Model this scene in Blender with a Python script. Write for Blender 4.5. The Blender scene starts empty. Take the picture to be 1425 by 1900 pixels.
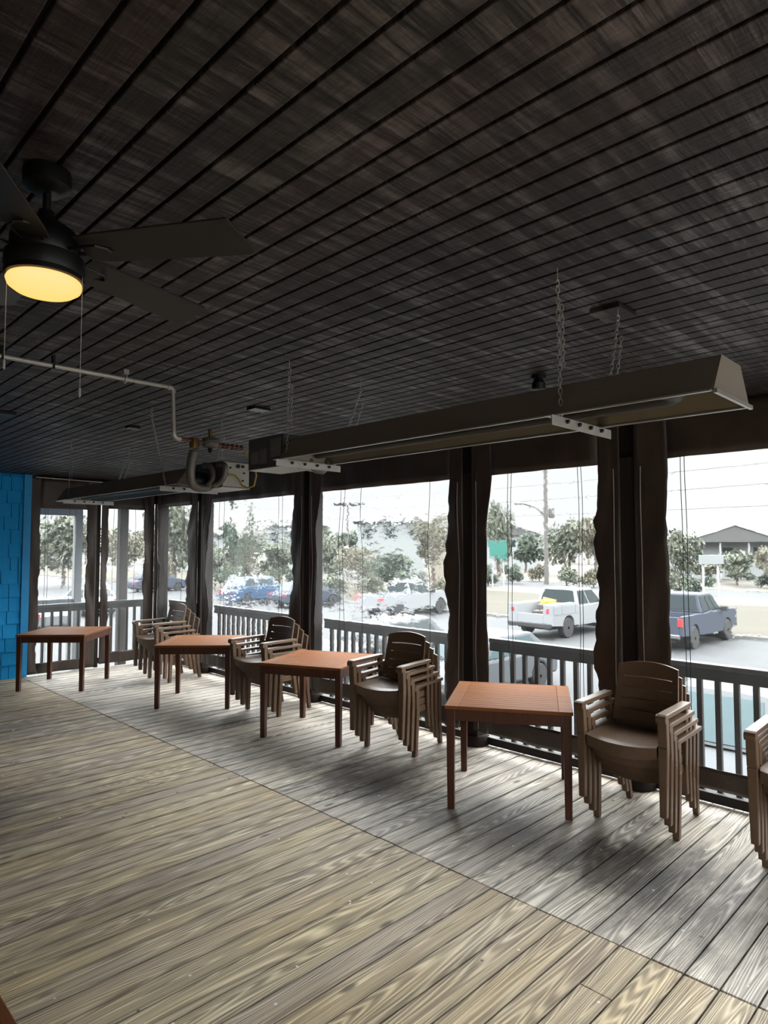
import bpy, bmesh, math, random
from mathutils import Vector, Matrix

# ------------------------------------------------------------------ camera, world, sun, exposure
SC = bpy.context.scene
C = SC.collection
F, CX, CY, EYE = 1213.0, 712.5, 950.0, 1.85
PITCH = math.atan(65 / F)
cam_data = bpy.data.cameras.new('camera')
cam = bpy.data.objects.new('camera', cam_data)
C.objects.link(cam)
cam.location = (0, 0, EYE)
cam.rotation_euler = (math.pi / 2 + PITCH, 0, -math.pi / 4)
cam_data.sensor_fit = 'HORIZONTAL'
cam_data.sensor_width = 36.0
cam_data.lens = 36.0 * F / 1425.0
cam_data.clip_start = 0.02
cam_data.clip_end = 600
SC.camera = cam

SC.view_settings.view_transform = 'Standard'
SC.view_settings.look = 'None'
SC.view_settings.gamma = 1.0
SC.view_settings.use_curve_mapping = False
SC.view_settings.exposure = 0.68
SKY_LOW, SKY_HIGH = 0.70, 11.0

world = bpy.data.worlds.new('overcast_sky')
SC.world = world
world.use_nodes = True
wn = world.node_tree
wn.nodes.clear()
def wnode(t, **k):
    n = wn.nodes.new(t)
    for a, b in k.items():
        setattr(n, a, b)
    return n
tc = wnode('ShaderNodeTexCoord')
sp = wnode('ShaderNodeSeparateXYZ')
wn.links.new(tc.outputs['Generated'], sp.inputs[0])
mr = wnode('ShaderNodeMapRange')
mr.inputs['From Min'].default_value = 0.13
mr.inputs['From Max'].default_value = 0.60
mr.inputs['To Min'].default_value = SKY_LOW
mr.inputs['To Max'].default_value = SKY_HIGH
wn.links.new(sp.outputs['Z'], mr.inputs['Value'])
cn = wnode('ShaderNodeTexNoise')
cn.inputs['Scale'].default_value = 3.0
cn.inputs['Detail'].default_value = 4.0
wn.links.new(tc.outputs['Generated'], cn.inputs['Vector'])
cr = wnode('ShaderNodeValToRGB')
cr.color_ramp.elements[0].position = 0.35
cr.color_ramp.elements[0].color = (0.90, 0.95, 0.97, 1)
cr.color_ramp.elements[1].position = 0.65
cr.color_ramp.elements[1].color = (1.0, 0.99, 0.96, 1)
wn.links.new(cn.outputs['Fac'], cr.inputs['Fac'])
bg = wnode('ShaderNodeBackground')
wo = wnode('ShaderNodeOutputWorld')
wn.links.new(cr.outputs['Color'], bg.inputs['Color'])
wn.links.new(mr.outputs['Result'], bg.inputs['Strength'])
wn.links.new(bg.outputs[0], wo.inputs['Surface'])

sun_data = bpy.data.lights.new('sun', 'SUN')
sun_data.energy = 1.0
sun_data.angle = math.radians(25)
sun_data.color = (1.0, 0.96, 0.88)
sun = bpy.data.objects.new('sun', sun_data)
C.objects.link(sun)
sun.rotation_euler = (math.radians(-8), math.radians(20), 0)
sun.location = (20, 0, 30)

# ------------------------------------------------------------------ helpers
R = random.Random(7)
GZ = -1.9          # level of the parking lot below the deck
CEIL = 2.9
WX = 4.95          # plane of the window curtains
BY = 10.3          # plane of the back wall

class MB:
    def __init__(s):
        s.bm = bmesh.new()
    def box(s, x0, x1, y0, y1, z0, z1, M=None):
        vs = [s.bm.verts.new(v) for v in ((x0, y0, z0), (x1, y0, z0), (x1, y1, z0), (x0, y1, z0),
                                          (x0, y0, z1), (x1, y0, z1), (x1, y1, z1), (x0, y1, z1))]
        for f in ((0, 3, 2, 1), (4, 5, 6, 7), (0, 1, 5, 4), (1, 2, 6, 5), (2, 3, 7, 6), (3, 0, 4, 7)):
            s.bm.faces.new([vs[i] for i in f])
        if M is not None:
            for v in vs:
                v.co = M @ v.co
        return s
    def hexa(s, bot, top):
        """box from four bottom and four top corners"""
        vs = [s.bm.verts.new(v) for v in list(bot) + list(top)]
        for f in ((0, 3, 2, 1), (4, 5, 6, 7), (0, 1, 5, 4), (1, 2, 6, 5), (2, 3, 7, 6), (3, 0, 4, 7)):
            s.bm.faces.new([vs[i] for i in f])
        return s
    def prism(s, pts, axis, a, b):
        """extrude a closed 2-D outline along an axis from a to b"""
        def mk(p, t):
            if axis == 'x': return (t, p[0], p[1])
            if axis == 'y': return (p[0], t, p[1])
            return (p[0], p[1], t)
        A = [s.bm.verts.new(mk(p, a)) for p in pts]
        B = [s.bm.verts.new(mk(p, b)) for p in pts]
        n = len(pts)
        s.bm.faces.new(A)
        s.bm.faces.new(B[::-1])
        for i in range(n):
            s.bm.faces.new((A[i], B[i], B[(i + 1) % n], A[(i + 1) % n]))
        return s
    def tube(s, pts, r, n=8, closed=False, caps=True):
        pts = [Vector(p) for p in pts]
        rs = r if isinstance(r, (list, tuple)) else [r] * len(pts)
        rings = []
        m = len(pts)
        prev = None
        for i, p in enumerate(pts):
            if closed:
                d = pts[(i + 1) % m] - pts[i - 1]
            else:
                d = pts[min(i + 1, m - 1)] - pts[max(i - 1, 0)]
            d.normalize()
            if prev is None:
                a = d.orthogonal().normalized()
            else:
                a = (prev - d * prev.dot(d))
                a = a.normalized() if a.length > 1e-6 else d.orthogonal().normalized()
            prev = a
            b = d.cross(a)
            rings.append([s.bm.verts.new(p + (a * math.cos(2 * math.pi * k / n) + b * math.sin(2 * math.pi * k / n)) * rs[i]) for k in range(n)])
        for i in range(m if closed else m - 1):
            q, w = rings[i], rings[(i + 1) % m]
            for k in range(n):
                s.bm.faces.new((q[k], q[(k + 1) % n], w[(k + 1) % n], w[k]))
        if caps and not closed:
            s.bm.faces.new(rings[0][::-1])
            s.bm.faces.new(rings[-1])
        return s
    def lathe(s, prof, c=(0, 0, 0), n=32, axis='z'):
        rings = []
        for r, h in prof:
            ring = []
            for k in range(n):
                a = 2 * math.pi * k / n
                x, y = max(r, 1e-4) * math.cos(a), max(r, 1e-4) * math.sin(a)
                p = (x, y, h) if axis == 'z' else ((x, h, y) if axis == 'y' else (h, x, y))
                ring.append(s.bm.verts.new((p[0] + c[0], p[1] + c[1], p[2] + c[2])))
            rings.append(ring)
        for q, w in zip(rings, rings[1:]):
            for k in range(n):
                s.bm.faces.new((q[k], q[(k + 1) % n], w[(k + 1) % n], w[k]))
        s.bm.faces.new(rings[0][::-1])
        s.bm.faces.new(rings[-1])
        return s
    def grid(s, fn, nu, nv):
        vs = [[s.bm.verts.new(fn(i / nu, j / nv)) for j in range(nv + 1)] for i in range(nu + 1)]
        for i in range(nu):
            for j in range(nv):
                s.bm.faces.new((vs[i][j], vs[i + 1][j], vs[i + 1][j + 1], vs[i][j + 1]))
        return vs
    def build(s, name, m=None, parent=None, smooth=False, bevel=0, solid=0, loc=None, sharp=35):
        bmesh.ops.recalc_face_normals(s.bm, faces=s.bm.faces)
        if smooth:
            for f in s.bm.faces:
                f.smooth = True
            for e in s.bm.edges:
                if len(e.link_faces) == 2 and e.calc_face_angle(0) > math.radians(sharp):
                    e.smooth = False
        me = bpy.data.meshes.new(name)
        s.bm.to_mesh(me)
        s.bm.free()
        if m is not None:
            me.materials.append(m)
        o = bpy.data.objects.new(name, me)
        C.objects.link(o)
        if parent is not None:
            o.parent = parent
        if loc is not None:
            o.location = loc
        if bevel:
            b = o.modifiers.new('bevel', 'BEVEL')
            b.width = bevel
            b.segments = 2
            b.limit_method = 'ANGLE'
            b.angle_limit = math.radians(40)
        if solid:
            q = o.modifiers.new('thickness', 'SOLIDIFY')
            q.thickness = solid
            q.offset = 0
        return o

def tag(o, label=None, cat=None, group=None, kind=None):
    if label: o['label'] = label
    if cat: o['category'] = cat
    if group: o['group'] = group
    if kind: o['kind'] = kind
    return o

def empty(name, loc, rz=0.0, label=None, cat=None, group=None):
    o = bpy.data.objects.new(name, None)
    C.objects.link(o)
    o.location = loc
    o.rotation_euler = (0, 0, rz)
    o.empty_display_size = 0.1
    return tag(o, label, cat, group)

def copy_tree(o, parent=None):
    c = o.copy()
    C.objects.link(c)
    if parent is not None:
        c.parent = parent
    for ch in list(o.children):
        copy_tree(ch, c)
    return c

def struct(o):
    o['kind'] = 'structure'
    return o

def at(px, depth, z=0.0):
    """a spot this many metres ahead of the camera, px across the view"""
    s = math.sqrt(.5)
    t = (px - CX) / F
    return Vector((s * depth * (1 + t), s * depth * (1 - t), z))
def hz(py, depth):
    return EYE + (1015 - py) / F * depth

# ------------------------------------------------------------------ materials
class NT:
    def __init__(s, name):
        s.m = bpy.data.materials.new(name)
        s.m.use_nodes = True
        s.t = s.m.node_tree
        s.t.nodes.clear()
        s.out = s.n('ShaderNodeOutputMaterial')
    def n(s, t, **k):
        q = s.t.nodes.new(t)
        for a, b in k.items():
            setattr(q, a, b)
        return q
    def l(s, a, b):
        s.t.links.new(a, b)
    def val(s, sock, v):
        if hasattr(v, 'is_linked') or hasattr(v, 'links'):
            s.l(v, sock)
        else:
            sock.default_value = v
    def math(s, op, a, b=None, c=None, clamp=False):
        q = s.n('ShaderNodeMath', operation=op, use_clamp=clamp)
        s.val(q.inputs[0], a)
        if b is not None: s.val(q.inputs[1], b)
        if c is not None: s.val(q.inputs[2], c)
        return q.outputs[0]
    def pos(s):
        return s.n('ShaderNodeTexCoord').outputs['Object']
    def sep(s, v):
        q = s.n('ShaderNodeSeparateXYZ')
        s.l(v, q.inputs[0])
        return q.outputs
    def comb(s, x, y, z):
        q = s.n('ShaderNodeCombineXYZ')
        for i, v in enumerate((x, y, z)):
            s.val(q.inputs[i], v)
        return q.outputs[0]
    def mapping(s, v, scale=(1, 1, 1), loc=(0, 0, 0)):
        q = s.n('ShaderNodeMapping')
        s.l(v, q.inputs['Vector'])
        q.inputs['Scale'].default_value = scale
        q.inputs['Location'].default_value = loc
        return q.outputs[0]
    def noise(s, v, scale=5, detail=3, rough=.5, dist=0):
        q = s.n('ShaderNodeTexNoise')
        if v is not None: s.l(v, q.inputs['Vector'])
        q.inputs['Scale'].default_value = scale
        q.inputs['Detail'].default_value = detail
        q.inputs['Roughness'].default_value = rough
        q.inputs['Distortion'].default_value = dist
        return q.outputs['Fac']
    def white(s, v):
        q = s.n('ShaderNodeTexWhiteNoise', noise_dimensions='3D')
        s.l(v, q.inputs['Vector'])
        return q.outputs['Value'], q.outputs['Color']
    def ramp(s, fac, stops):
        q = s.n('ShaderNodeValToRGB')
        s.val(q.inputs['Fac'], fac)
        e = q.color_ramp.elements
        while len(e) < len(stops):
            e.new(.5)
        for x, (p, c) in zip(e, stops):
            x.position = p
            x.color = (c, c, c, 1) if isinstance(c, (int, float)) else (*c, 1)
        return q.outputs['Color']
    def mix(s, fac, a, b, blend='MIX'):
        q = s.n('ShaderNodeMix', data_type='RGBA', blend_type=blend)
        s.val(q.inputs[0], fac)
        for sock, v in ((q.inputs[6], a), (q.inputs[7], b)):
            if isinstance(v, tuple): sock.default_value = (*v, 1)
            else: s.l(v, sock)
        return q.outputs[2]
    def bump(s, h, strength=.3, dist=.01):
        q = s.n('ShaderNodeBump')
        s.l(h, q.inputs['Height'])
        q.inputs['Strength'].default_value = strength
        q.inputs['Distance'].default_value = dist
        return q.outputs[0]
    def bsdf(s, col, rough=.5, metal=0, spec=.5, normal=None, emit=None, estr=0, coat=0):
        q = s.n('ShaderNodeBsdfPrincipled')
        if isinstance(col, tuple): q.inputs['Base Color'].default_value = (*col, 1)
        else: s.l(col, q.inputs['Base Color'])
        s.val(q.inputs['Roughness'], rough)
        q.inputs['Metallic'].default_value = metal
        s.val(q.inputs['Specular IOR Level'], spec)
        q.inputs['Coat Weight'].default_value = coat
        if normal is not None: s.l(normal, q.inputs['Normal'])
        if emit is not None:
            q.inputs['Emission Color'].default_value = (*emit, 1)
            q.inputs['Emission Strength'].default_value = estr
        return q.outputs[0]
    def done(s, shader):
        s.l(shader, s.out.inputs['Surface'])
        return s.m

def plain(name, col, rough=.5, metal=0, spec=.5, var=.15, scale=8, bump=0, coat=0):
    t = NT(name)
    p = t.pos()
    nz = t.noise(p, scale, 4, .6)
    dark = tuple(c * (1 - var) for c in col)
    lite = tuple(min(1, c * (1 + var)) for c in col)
    col2 = t.mix(nz, dark, lite)
    nrm = t.bump(t.noise(p, scale * 8, 3), bump, .005) if bump else None
    return t.done(t.bsdf(col2, rough, metal, spec, nrm, coat=coat))

def mat_deck():
    t = NT('weathered_deck_wood')
    p = t.pos()
    x, y, z = t.sep(p)
    W = .145
    yi = t.math('FLOOR', t.math('DIVIDE', y, W))
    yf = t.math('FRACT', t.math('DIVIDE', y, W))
    side = t.math('GREATER_THAN', x, 3.0)
    idv, idc = t.white(t.comb(yi, side, 3.7))
    off = t.math('MULTIPLY', idv, 37.0)
    # growth rings: contour lines of stretched noise give cathedral figures
    gv = t.comb(t.math('ADD', t.math('MULTIPLY', x, .38), off), t.math('ADD', t.math('MULTIPLY', y, 7.0), off), off)
    base = t.noise(gv, 1.0, 1.5, .35, .25)
    rings = t.math('SINE', t.math('MULTIPLY', base, 215.0))
    rings = t.math('MULTIPLY_ADD', rings, .5, .5)
    fib = t.noise(t.comb(t.math('MULTIPLY', x, 3.0), t.math('MULTIPLY', y, 150.0), off), 1.0, 3, .6)
    fib2 = t.noise(t.comb(t.math('MULTIPLY', x, 1.2), t.math('MULTIPLY', y, 36.0), off), 1.0, 3, .6)
    rings = t.math('POWER', rings, 1.6)
    g = t.math('ADD', t.math('MULTIPLY', rings, .27), t.math('ADD', t.math('MULTIPLY', fib, .50), t.math('MULTIPLY', fib2, .34)))
    col = t.ramp(g, [(.28, (.12, .098, .078)), (.44, (.31, .265, .205)), (.60, (.50, .445, .35)), (.82, (.78, .73, .61))])
    # board to board tint: yellowish, brown and grey boards
    tint = t.ramp(idv, [(0, (1.10, 1.0, .78)), (.35, (.98, .87, .76)), (.65, (1.14, 1.06, .86)), (1, (.92, .82, .78))])
    col = t.mix(.9, col, tint, 'MULTIPLY')
    big = t.noise(t.mapping(p, (.35, 1.1, 1)), 1.3, 4, .6)
    col = t.mix(t.ramp(big, [(.35, 0.0), (.62, .85)]), col, t.mix(1.0, col, (.78, .76, .78), 'MULTIPLY'))
    yel = t.noise(t.mapping(p, (.5, 1.6, 1), (4, 2, 0)), 1.1, 3, .6)
    col = t.mix(t.ramp(yel, [(.45, 0.0), (.7, .55)]), col, t.mix(1.0, col, (1.15, 1.05, .72), 'MULTIPLY'))
    # grey side beyond the long joint
    hs = t.n('ShaderNodeHueSaturation')
    hs.inputs['Saturation'].default_value = .5
    hs.inputs['Value'].default_value = 1.12
    t.l(col, hs.inputs['Color'])
    grey = hs.outputs[0]
    col = t.mix(side, col, grey)
    # darker along the board edges
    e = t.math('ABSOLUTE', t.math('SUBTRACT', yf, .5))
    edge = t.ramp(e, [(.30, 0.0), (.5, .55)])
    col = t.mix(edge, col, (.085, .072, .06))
    # dark spill stains
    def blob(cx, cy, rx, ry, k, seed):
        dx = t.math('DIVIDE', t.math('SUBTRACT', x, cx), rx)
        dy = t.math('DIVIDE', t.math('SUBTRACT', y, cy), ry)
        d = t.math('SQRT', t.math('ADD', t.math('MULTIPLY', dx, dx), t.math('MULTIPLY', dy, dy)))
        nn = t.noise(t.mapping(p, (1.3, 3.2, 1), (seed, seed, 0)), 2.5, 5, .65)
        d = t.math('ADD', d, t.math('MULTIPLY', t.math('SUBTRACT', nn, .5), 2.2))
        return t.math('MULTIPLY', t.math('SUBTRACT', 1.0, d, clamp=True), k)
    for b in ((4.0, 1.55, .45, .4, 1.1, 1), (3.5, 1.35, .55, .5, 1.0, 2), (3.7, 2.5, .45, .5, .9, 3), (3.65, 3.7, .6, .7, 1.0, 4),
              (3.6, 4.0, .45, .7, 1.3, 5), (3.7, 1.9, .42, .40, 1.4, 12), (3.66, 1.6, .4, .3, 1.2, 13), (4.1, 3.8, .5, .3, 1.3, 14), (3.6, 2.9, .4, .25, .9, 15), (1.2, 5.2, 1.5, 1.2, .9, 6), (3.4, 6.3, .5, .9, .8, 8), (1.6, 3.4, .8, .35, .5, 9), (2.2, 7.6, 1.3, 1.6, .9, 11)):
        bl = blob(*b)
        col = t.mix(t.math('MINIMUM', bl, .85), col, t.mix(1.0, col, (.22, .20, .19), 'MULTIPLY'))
    # knots
    vor = t.n('ShaderNodeTexVoronoi')
    t.l(t.comb(t.math('MULTIPLY', x, 1.6), t.math('MULTIPLY', y, 4.6), off), vor.inputs['Vector'])
    vor.inputs['Scale'].default_value = 1.0
    col = t.mix(t.ramp(vor.outputs['Distance'], [(.045, .85), (.10, 0.0)]), col, (.05, .035, .022))
    # pale paint flecks and nail heads
    v2 = t.n('ShaderNodeTexVoronoi')
    t.l(p, v2.inputs['Vector'])
    v2.inputs['Scale'].default_value = 7.0
    col = t.mix(t.ramp(v2.outputs['Distance'], [(.040, .9), (.055, 0.0)]), col, (.75, .74, .68))
    v3 = t.n('ShaderNodeTexVoronoi')
    t.l(t.mapping(p, (1, 1, 1), (3, 1, 0)), v3.inputs['Vector'])
    v3.inputs['Scale'].default_value = 3.3
    col = t.mix(t.ramp(v3.outputs['Distance'], [(.028, .9), (.04, 0.0)]), col, (.03, .025, .02))
    rough = t.ramp(g, [(.2, .66), (.8, .5)])
    nrm = t.bump(g, .5, .006)
    return t.done(t.bsdf(col, rough, 0, .45, nrm))

def mat_ceiling():
    t = NT('dark_stained_sawn_planks')
    p = t.pos()
    x, y, z = t.sep(p)
    xi = t.math('FLOOR', t.math('DIVIDE', x, .1))
    idv, idc = t.white(t.comb(xi, 5.1, 1.3))
    base = t.ramp(idv, [(0, (.022, .011, .010)), (.4, (.018, .0115, .011)), (.7, (.015, .0125, .010)), (1, (.024, .0125, .0115))])
    # saw marks across the planks, with pale window glints painted into the colour
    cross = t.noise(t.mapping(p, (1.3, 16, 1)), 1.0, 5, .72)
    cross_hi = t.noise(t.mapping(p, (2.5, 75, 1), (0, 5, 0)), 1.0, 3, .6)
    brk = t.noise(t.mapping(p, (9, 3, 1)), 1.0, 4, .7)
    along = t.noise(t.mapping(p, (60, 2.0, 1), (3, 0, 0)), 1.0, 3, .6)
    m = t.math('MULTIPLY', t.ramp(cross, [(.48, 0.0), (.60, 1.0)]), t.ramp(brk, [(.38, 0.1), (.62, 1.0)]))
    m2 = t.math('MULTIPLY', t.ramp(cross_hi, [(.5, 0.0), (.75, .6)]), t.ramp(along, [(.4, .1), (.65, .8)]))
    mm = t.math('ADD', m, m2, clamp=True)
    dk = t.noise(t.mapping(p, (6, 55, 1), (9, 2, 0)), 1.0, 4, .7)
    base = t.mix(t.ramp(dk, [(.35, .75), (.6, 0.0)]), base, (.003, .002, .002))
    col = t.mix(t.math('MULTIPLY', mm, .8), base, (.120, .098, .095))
    h = t.math('ADD', t.math('MULTIPLY', cross_hi, .6), t.math('ADD', t.math('MULTIPLY', along, .4), t.math('MULTIPLY', cross, .8)))
    nrm = t.bump(h, .8, .008)
    rough = t.ramp(mm, [(0, .58), (1, .36)])
    return t.done(t.bsdf(col, rough, 0, .36, nrm))

def mat_blue():
    t = NT('blue_painted_shingles')
    p = t.pos()
    g = t.noise(t.mapping(p, (30, 30, 1.2)), 1.0, 4, .6)
    col = t.mix(g, (.008, .28, .66), (.018, .36, .80))
    return t.done(t.bsdf(col, .6, 0, .15, t.bump(g, .25, .004)))

def mat_fabric():
    t = NT('dark_brown_curtain_fabric')
    p = t.pos()
    g = t.noise(p, 3.0, 5, .65)
    col = t.mix(g, (.028, .020, .017), (.078, .056, .045))
    wv = t.noise(t.mapping(p, (160, 160, 160)), 1.0, 2, .5)
    fold = t.noise(t.mapping(p, (5, 5, 1.6)), 1.0, 3, .5, .6)
    h = t.math('ADD', t.math('MULTIPLY', wv, .06), fold)
    return t.done(t.bsdf(col, .42, 0, .5, t.bump(h, .6, .03)))

def mat_vinyl(name, ripple=1.0, haze=.2, ax='y'):
    t = NT(name)
    p = t.pos()
    # thin sheet: only the slope of its wrinkles bends what lies behind
    q = t.n('ShaderNodeTexNoise')
    t.l(t.mapping(p, (9, 9, 22)), q.inputs['Vector'])
    q.inputs['Scale'].default_value = 1.0
    q.inputs['Detail'].default_value = 3.0
    q.inputs['Roughness'].default_value = .55
    q.inputs['Distortion'].default_value = .5
    b = t.noise(t.mapping(p, (1.4, 1.4, 1.8)), 1.0, 2, .5)
    mask = t.math('MULTIPLY', t.ramp(b, [(.38, .15), (.62, 1.0)]), .16 * ripple)
    sub = t.n('ShaderNodeVectorMath', operation='SUBTRACT')
    t.l(q.outputs['Color'], sub.inputs[0])
    sub.inputs[1].default_value = (.5, .5, .5)
    scl = t.n('ShaderNodeVectorMath', operation='SCALE')
    t.l(sub.outputs[0], scl.inputs[0])
    t.l(mask, scl.inputs['Scale'])
    geo = t.n('ShaderNodeNewGeometry')
    add = t.n('ShaderNodeVectorMath', operation='ADD')
    t.l(geo.outputs['Incoming'], add.inputs[0])
    t.l(scl.outputs[0], add.inputs[1])
    nor = t.n('ShaderNodeVectorMath', operation='NORMALIZE')
    t.l(add.outputs[0], nor.inputs[0])
    nr = nor.outputs[0]
    h = q.outputs['Fac']
    tr = t.n('ShaderNodeBsdfTransparent')
    tr.inputs['Color'].default_value = (.955, .975, .98, 1)
    rf = t.n('ShaderNodeBsdfRefraction')
    rf.inputs['Color'].default_value = (.955, .975, .985, 1)
    rf.inputs['IOR'].default_value = 1.3
    rf.inputs['Roughness'].default_value = 0.0
    t.l(nr, rf.inputs['Normal'])
    tl = t.n('ShaderNodeBsdfTranslucent')
    tl.inputs['Color'].default_value = (.86, .90, .91, 1)
    df = t.n('ShaderNodeBsdfDiffuse')
    df.inputs['Color'].default_value = (.62, .62, .60, 1)
    gl = t.n('ShaderNodeBsdfGlossy')
    gl.inputs['Roughness'].default_value = .22
    t.l(t.bump(h, .5, .03), gl.inputs['Normal'])
    def mx(f, s1, s2):
        q = t.n('ShaderNodeMixShader')
        t.val(q.inputs[0], f)
        t.l(s1, q.inputs[1])
        t.l(s2, q.inputs[2])
        return q.outputs[0]
    clear = mx(.5 if ripple < 1 else .75, tr.outputs[0], rf.outputs[0])
    smudge = t.noise(t.mapping(p, (3, 3, .9), (2, 5, 1)), 1.3, 5, .65)
    hz_ = t.math('MULTIPLY', t.ramp(smudge, [(.3, .65), (.7, 1.25)]), haze)
    s1 = mx(hz_, clear, mx(.25, tl.outputs[0], df.outputs[0]))
    fr = t.n('ShaderNodeLayerWeight')
    fr.inputs['Blend'].default_value = .5
    s2 = mx(t.math('MULTIPLY_ADD', t.math('POWER', fr.outputs['Facing'], 4.0), .35, .02), s1, gl.outputs[0])
    return t.done(s2)

def mat_tablewood():
    t = NT('oiled_reddish_table_wood')
    p = t.pos()
    x, y, z = t.sep(p)
    yi = t.math('FLOOR', t.math('DIVIDE', y, .0576))
    idv, idc = t.white(t.comb(yi, 2.0, 1.0))
    g = t.noise(t.mapping(p, (3, 60, 60)), 1.0, 4, .6)
    col = t.mix(g, (.13, .042, .013), (.32, .118, .042))
    col = t.mix(t.math('MULTIPLY', idv, .4), col, (.32, .15, .07))
    return t.done(t.bsdf(col, .6, 0, .06, t.bump(g, .15, .002)))

def mat_shaded_legwood():  # legs and apron: the table wood darkened to paint in backlit shade
    t = NT('shaded_table_leg_wood')
    p = t.pos()
    g = t.noise(t.mapping(p, (50, 50, 3)), 1.0, 4, .6)
    return t.done(t.bsdf(t.mix(g, (.045, .014, .008), (.11, .035, .017)), .4, 0, .45, t.bump(g, .15, .002)))

def mat_resin():
    t = NT('brown_resin')
    p = t.pos()
    g = t.noise(t.mapping(p, (18, 18, 18)), 1.0, 4, .6)
    w = t.noise(t.mapping(p, (6, 90, 90)), 1.0, 2, .5)
    return t.done(t.bsdf(t.mix(g, (.108, .064, .038), (.172, .108, .066)), .38, 0, .45, t.bump(w, .12, .002)))

def mat_post():
    t = NT('dark_painted_timber')
    p = t.pos()
    g = t.noise(t.mapping(p, (25, 25, 2)), 1.0, 4, .6)
    return t.done(t.bsdf(t.mix(g, (.016, .013, .012), (.036, .029, .026)), .75, 0, .15, t.bump(g, .3, .004)))

def mat_foliage(name, a, b):
    t = NT(name)
    p = t.pos()
    g = t.noise(p, 2.5, 5, .7)
    return t.done(t.bsdf(t.mix(t.ramp(g, [(.35, 0.0), (.65, 1.0)]), a, b), .6, 0, .3))

def mat_ground(name, a, b, scale=1.0):
    t = NT(name)
    p = t.pos()
    g = t.noise(p, scale, 6, .7)
    h = t.noise(p, scale * 22, 4, .7)
    c = t.mix(t.ramp(g, [(.38, 0.0), (.62, 1.0)]), a, b)
    c = t.mix(t.math('MULTIPLY', h, .35), c, tuple(v * .5 for v in a))
    return t.done(t.bsdf(c, .8, 0, .3, t.bump(h, .3, .02)))

M = dict(
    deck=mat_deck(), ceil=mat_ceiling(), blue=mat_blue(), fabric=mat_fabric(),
    vinyl=mat_vinyl('clear_vinyl', .7, .011), vinyl_rough=mat_vinyl('clear_vinyl_wavy', 2.3, .028), vinyl_hazy=mat_vinyl('clouded_vinyl', .9, .04),
    top=mat_tablewood(), leg=mat_shaded_legwood(), resin=mat_resin(), post=mat_post(),
    leftwall=plain('tan_bounce_siding', (.42, .34, .26), .7),  # for the unseen walls, tan so their bounce light turns warm
    black=plain('black_metal', (.004, .004, .0045), .38, .3),
    blade=plain('fan_blade_black', (.008, .0075, .007), .5, 0, .5),
    rail=plain('railing_brown_paint', (.011, .008, .007), .55, 0, .3, .3, 12, .15),
    cap=plain('glossy_cap_rail', (.035, .030, .028), .32, 0, .6, .3, 12),  # paler and glossier than the rail, to give a bright line of sky
    baluster=plain('baluster_paint', (.028, .023, .022), .55, 0, .45, .3, 12, .15),
    seam=plain('black_stitching', (.01, .01, .01), .6),
    zip=plain('pale_zipper', (.45, .42, .40), .5),
    heater=plain('heater_grey_steel', (0.2839, 0.2464, 0.2110), .42, .2),
    lip=plain('bright_steel_edge', (.40, .39, .37), .35, .5),
    inner=plain('reflector_inside', (0.1540, 0.1330, 0.0980), .38, .6),
    tube=plain('burnt_radiant_tube', (.045, .04, .036), .5, .5),
    galv=plain('galvanised_steel', (.42, .41, .39), .4, .5, .5, .3, 20),
    boxgrey=plain('burner_box_grey', (0.0855, 0.0817, 0.0760), .45, .2),
    boxlight=plain('burner_box_light', (0.3600, 0.3525, 0.3225), .45, .1),
    paper=plain('faded_label', (0.1530, 0.1530, 0.1530), .6, 0, .4, .3, 30),
    brass=plain('brass', (.22, .13, .045), .35, .8),
    yellow=plain('yellow_hose', (.34, .24, .05), .45),
    hosegrey=plain('grey_flexible_duct', (.14, .13, .12), .45, .35, .5, .3, 30),
    rust=plain('rusted_fitting', (.14, .055, .04), .6, .3),
    gap=plain('shadow_under_boards', (.01, .008, .007), .9),
    bluetrim=plain('blue_trim_paint', (.012, .31, .70), .5),
)
def emis(name, col, s):
    t = NT(name)
    lw = t.n('ShaderNodeLayerWeight')
    lw.inputs['Blend'].default_value = .35
    c = t.mix(lw.outputs['Facing'], tuple(col), (1.0, .55, .12))
    e = t.n('ShaderNodeEmission')
    t.l(c, e.inputs['Color'])
    e.inputs['Strength'].default_value = s
    return t.done(e.outputs[0])
M['lamp'] = emis('warm_lit_glass', (1.0, .62, .26), .82)

# ------------------------------------------------------------------ the setting
mb = MB()
bw = .145
i0, i1 = int(-4.2 / bw), int(10.45 / bw)
for i in range(i0, i1 + 1):
    y0, y1 = i * bw + .0035, (i + 1) * bw - .0035
    if y1 > 10.42:
        continue
    segs = [(-4.6, 2.996), (3.005, 5.34)]
    if i == 9:
        segs = [(-4.6, 2.62), (2.626, 2.998), (3.004, 5.34)]
    for a, b in segs:
        cz = R.uniform(-.0025, .001)
        mb.box(a, b, y0, y1, -.034, cz)
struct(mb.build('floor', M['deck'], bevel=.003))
mb = MB()
mb.box(-4.6, 5.34, -4.2, 10.42, -.16, -.036)
struct(mb.build('trim_1', M['gap']))

mb = MB()
x = -4.6
while x < 5.6:
    mb.box(x + .006, x + .094, -4.2, 11.9, CEIL, CEIL + .02)
    x += .1
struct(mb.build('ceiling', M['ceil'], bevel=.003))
mb = MB()
mb.box(-4.6, 5.7, -4.2, 11.9, CEIL + .021, CEIL + .12)
struct(mb.build('trim_2', M['gap']))

# header beam over the windows, and over the back opening
mb = MB()
mb.box(5.02, 5.16, -4.2, 10.42, 2.56, CEIL - .002)
struct(mb.build('wall_right', M['post'], bevel=.004))
mb = MB()
mb.box(3.12, 5.01, 10.34, 10.46, 2.56, CEIL - .002)
struct(mb.build('trim_3', M['post'], bevel=.004))

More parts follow.
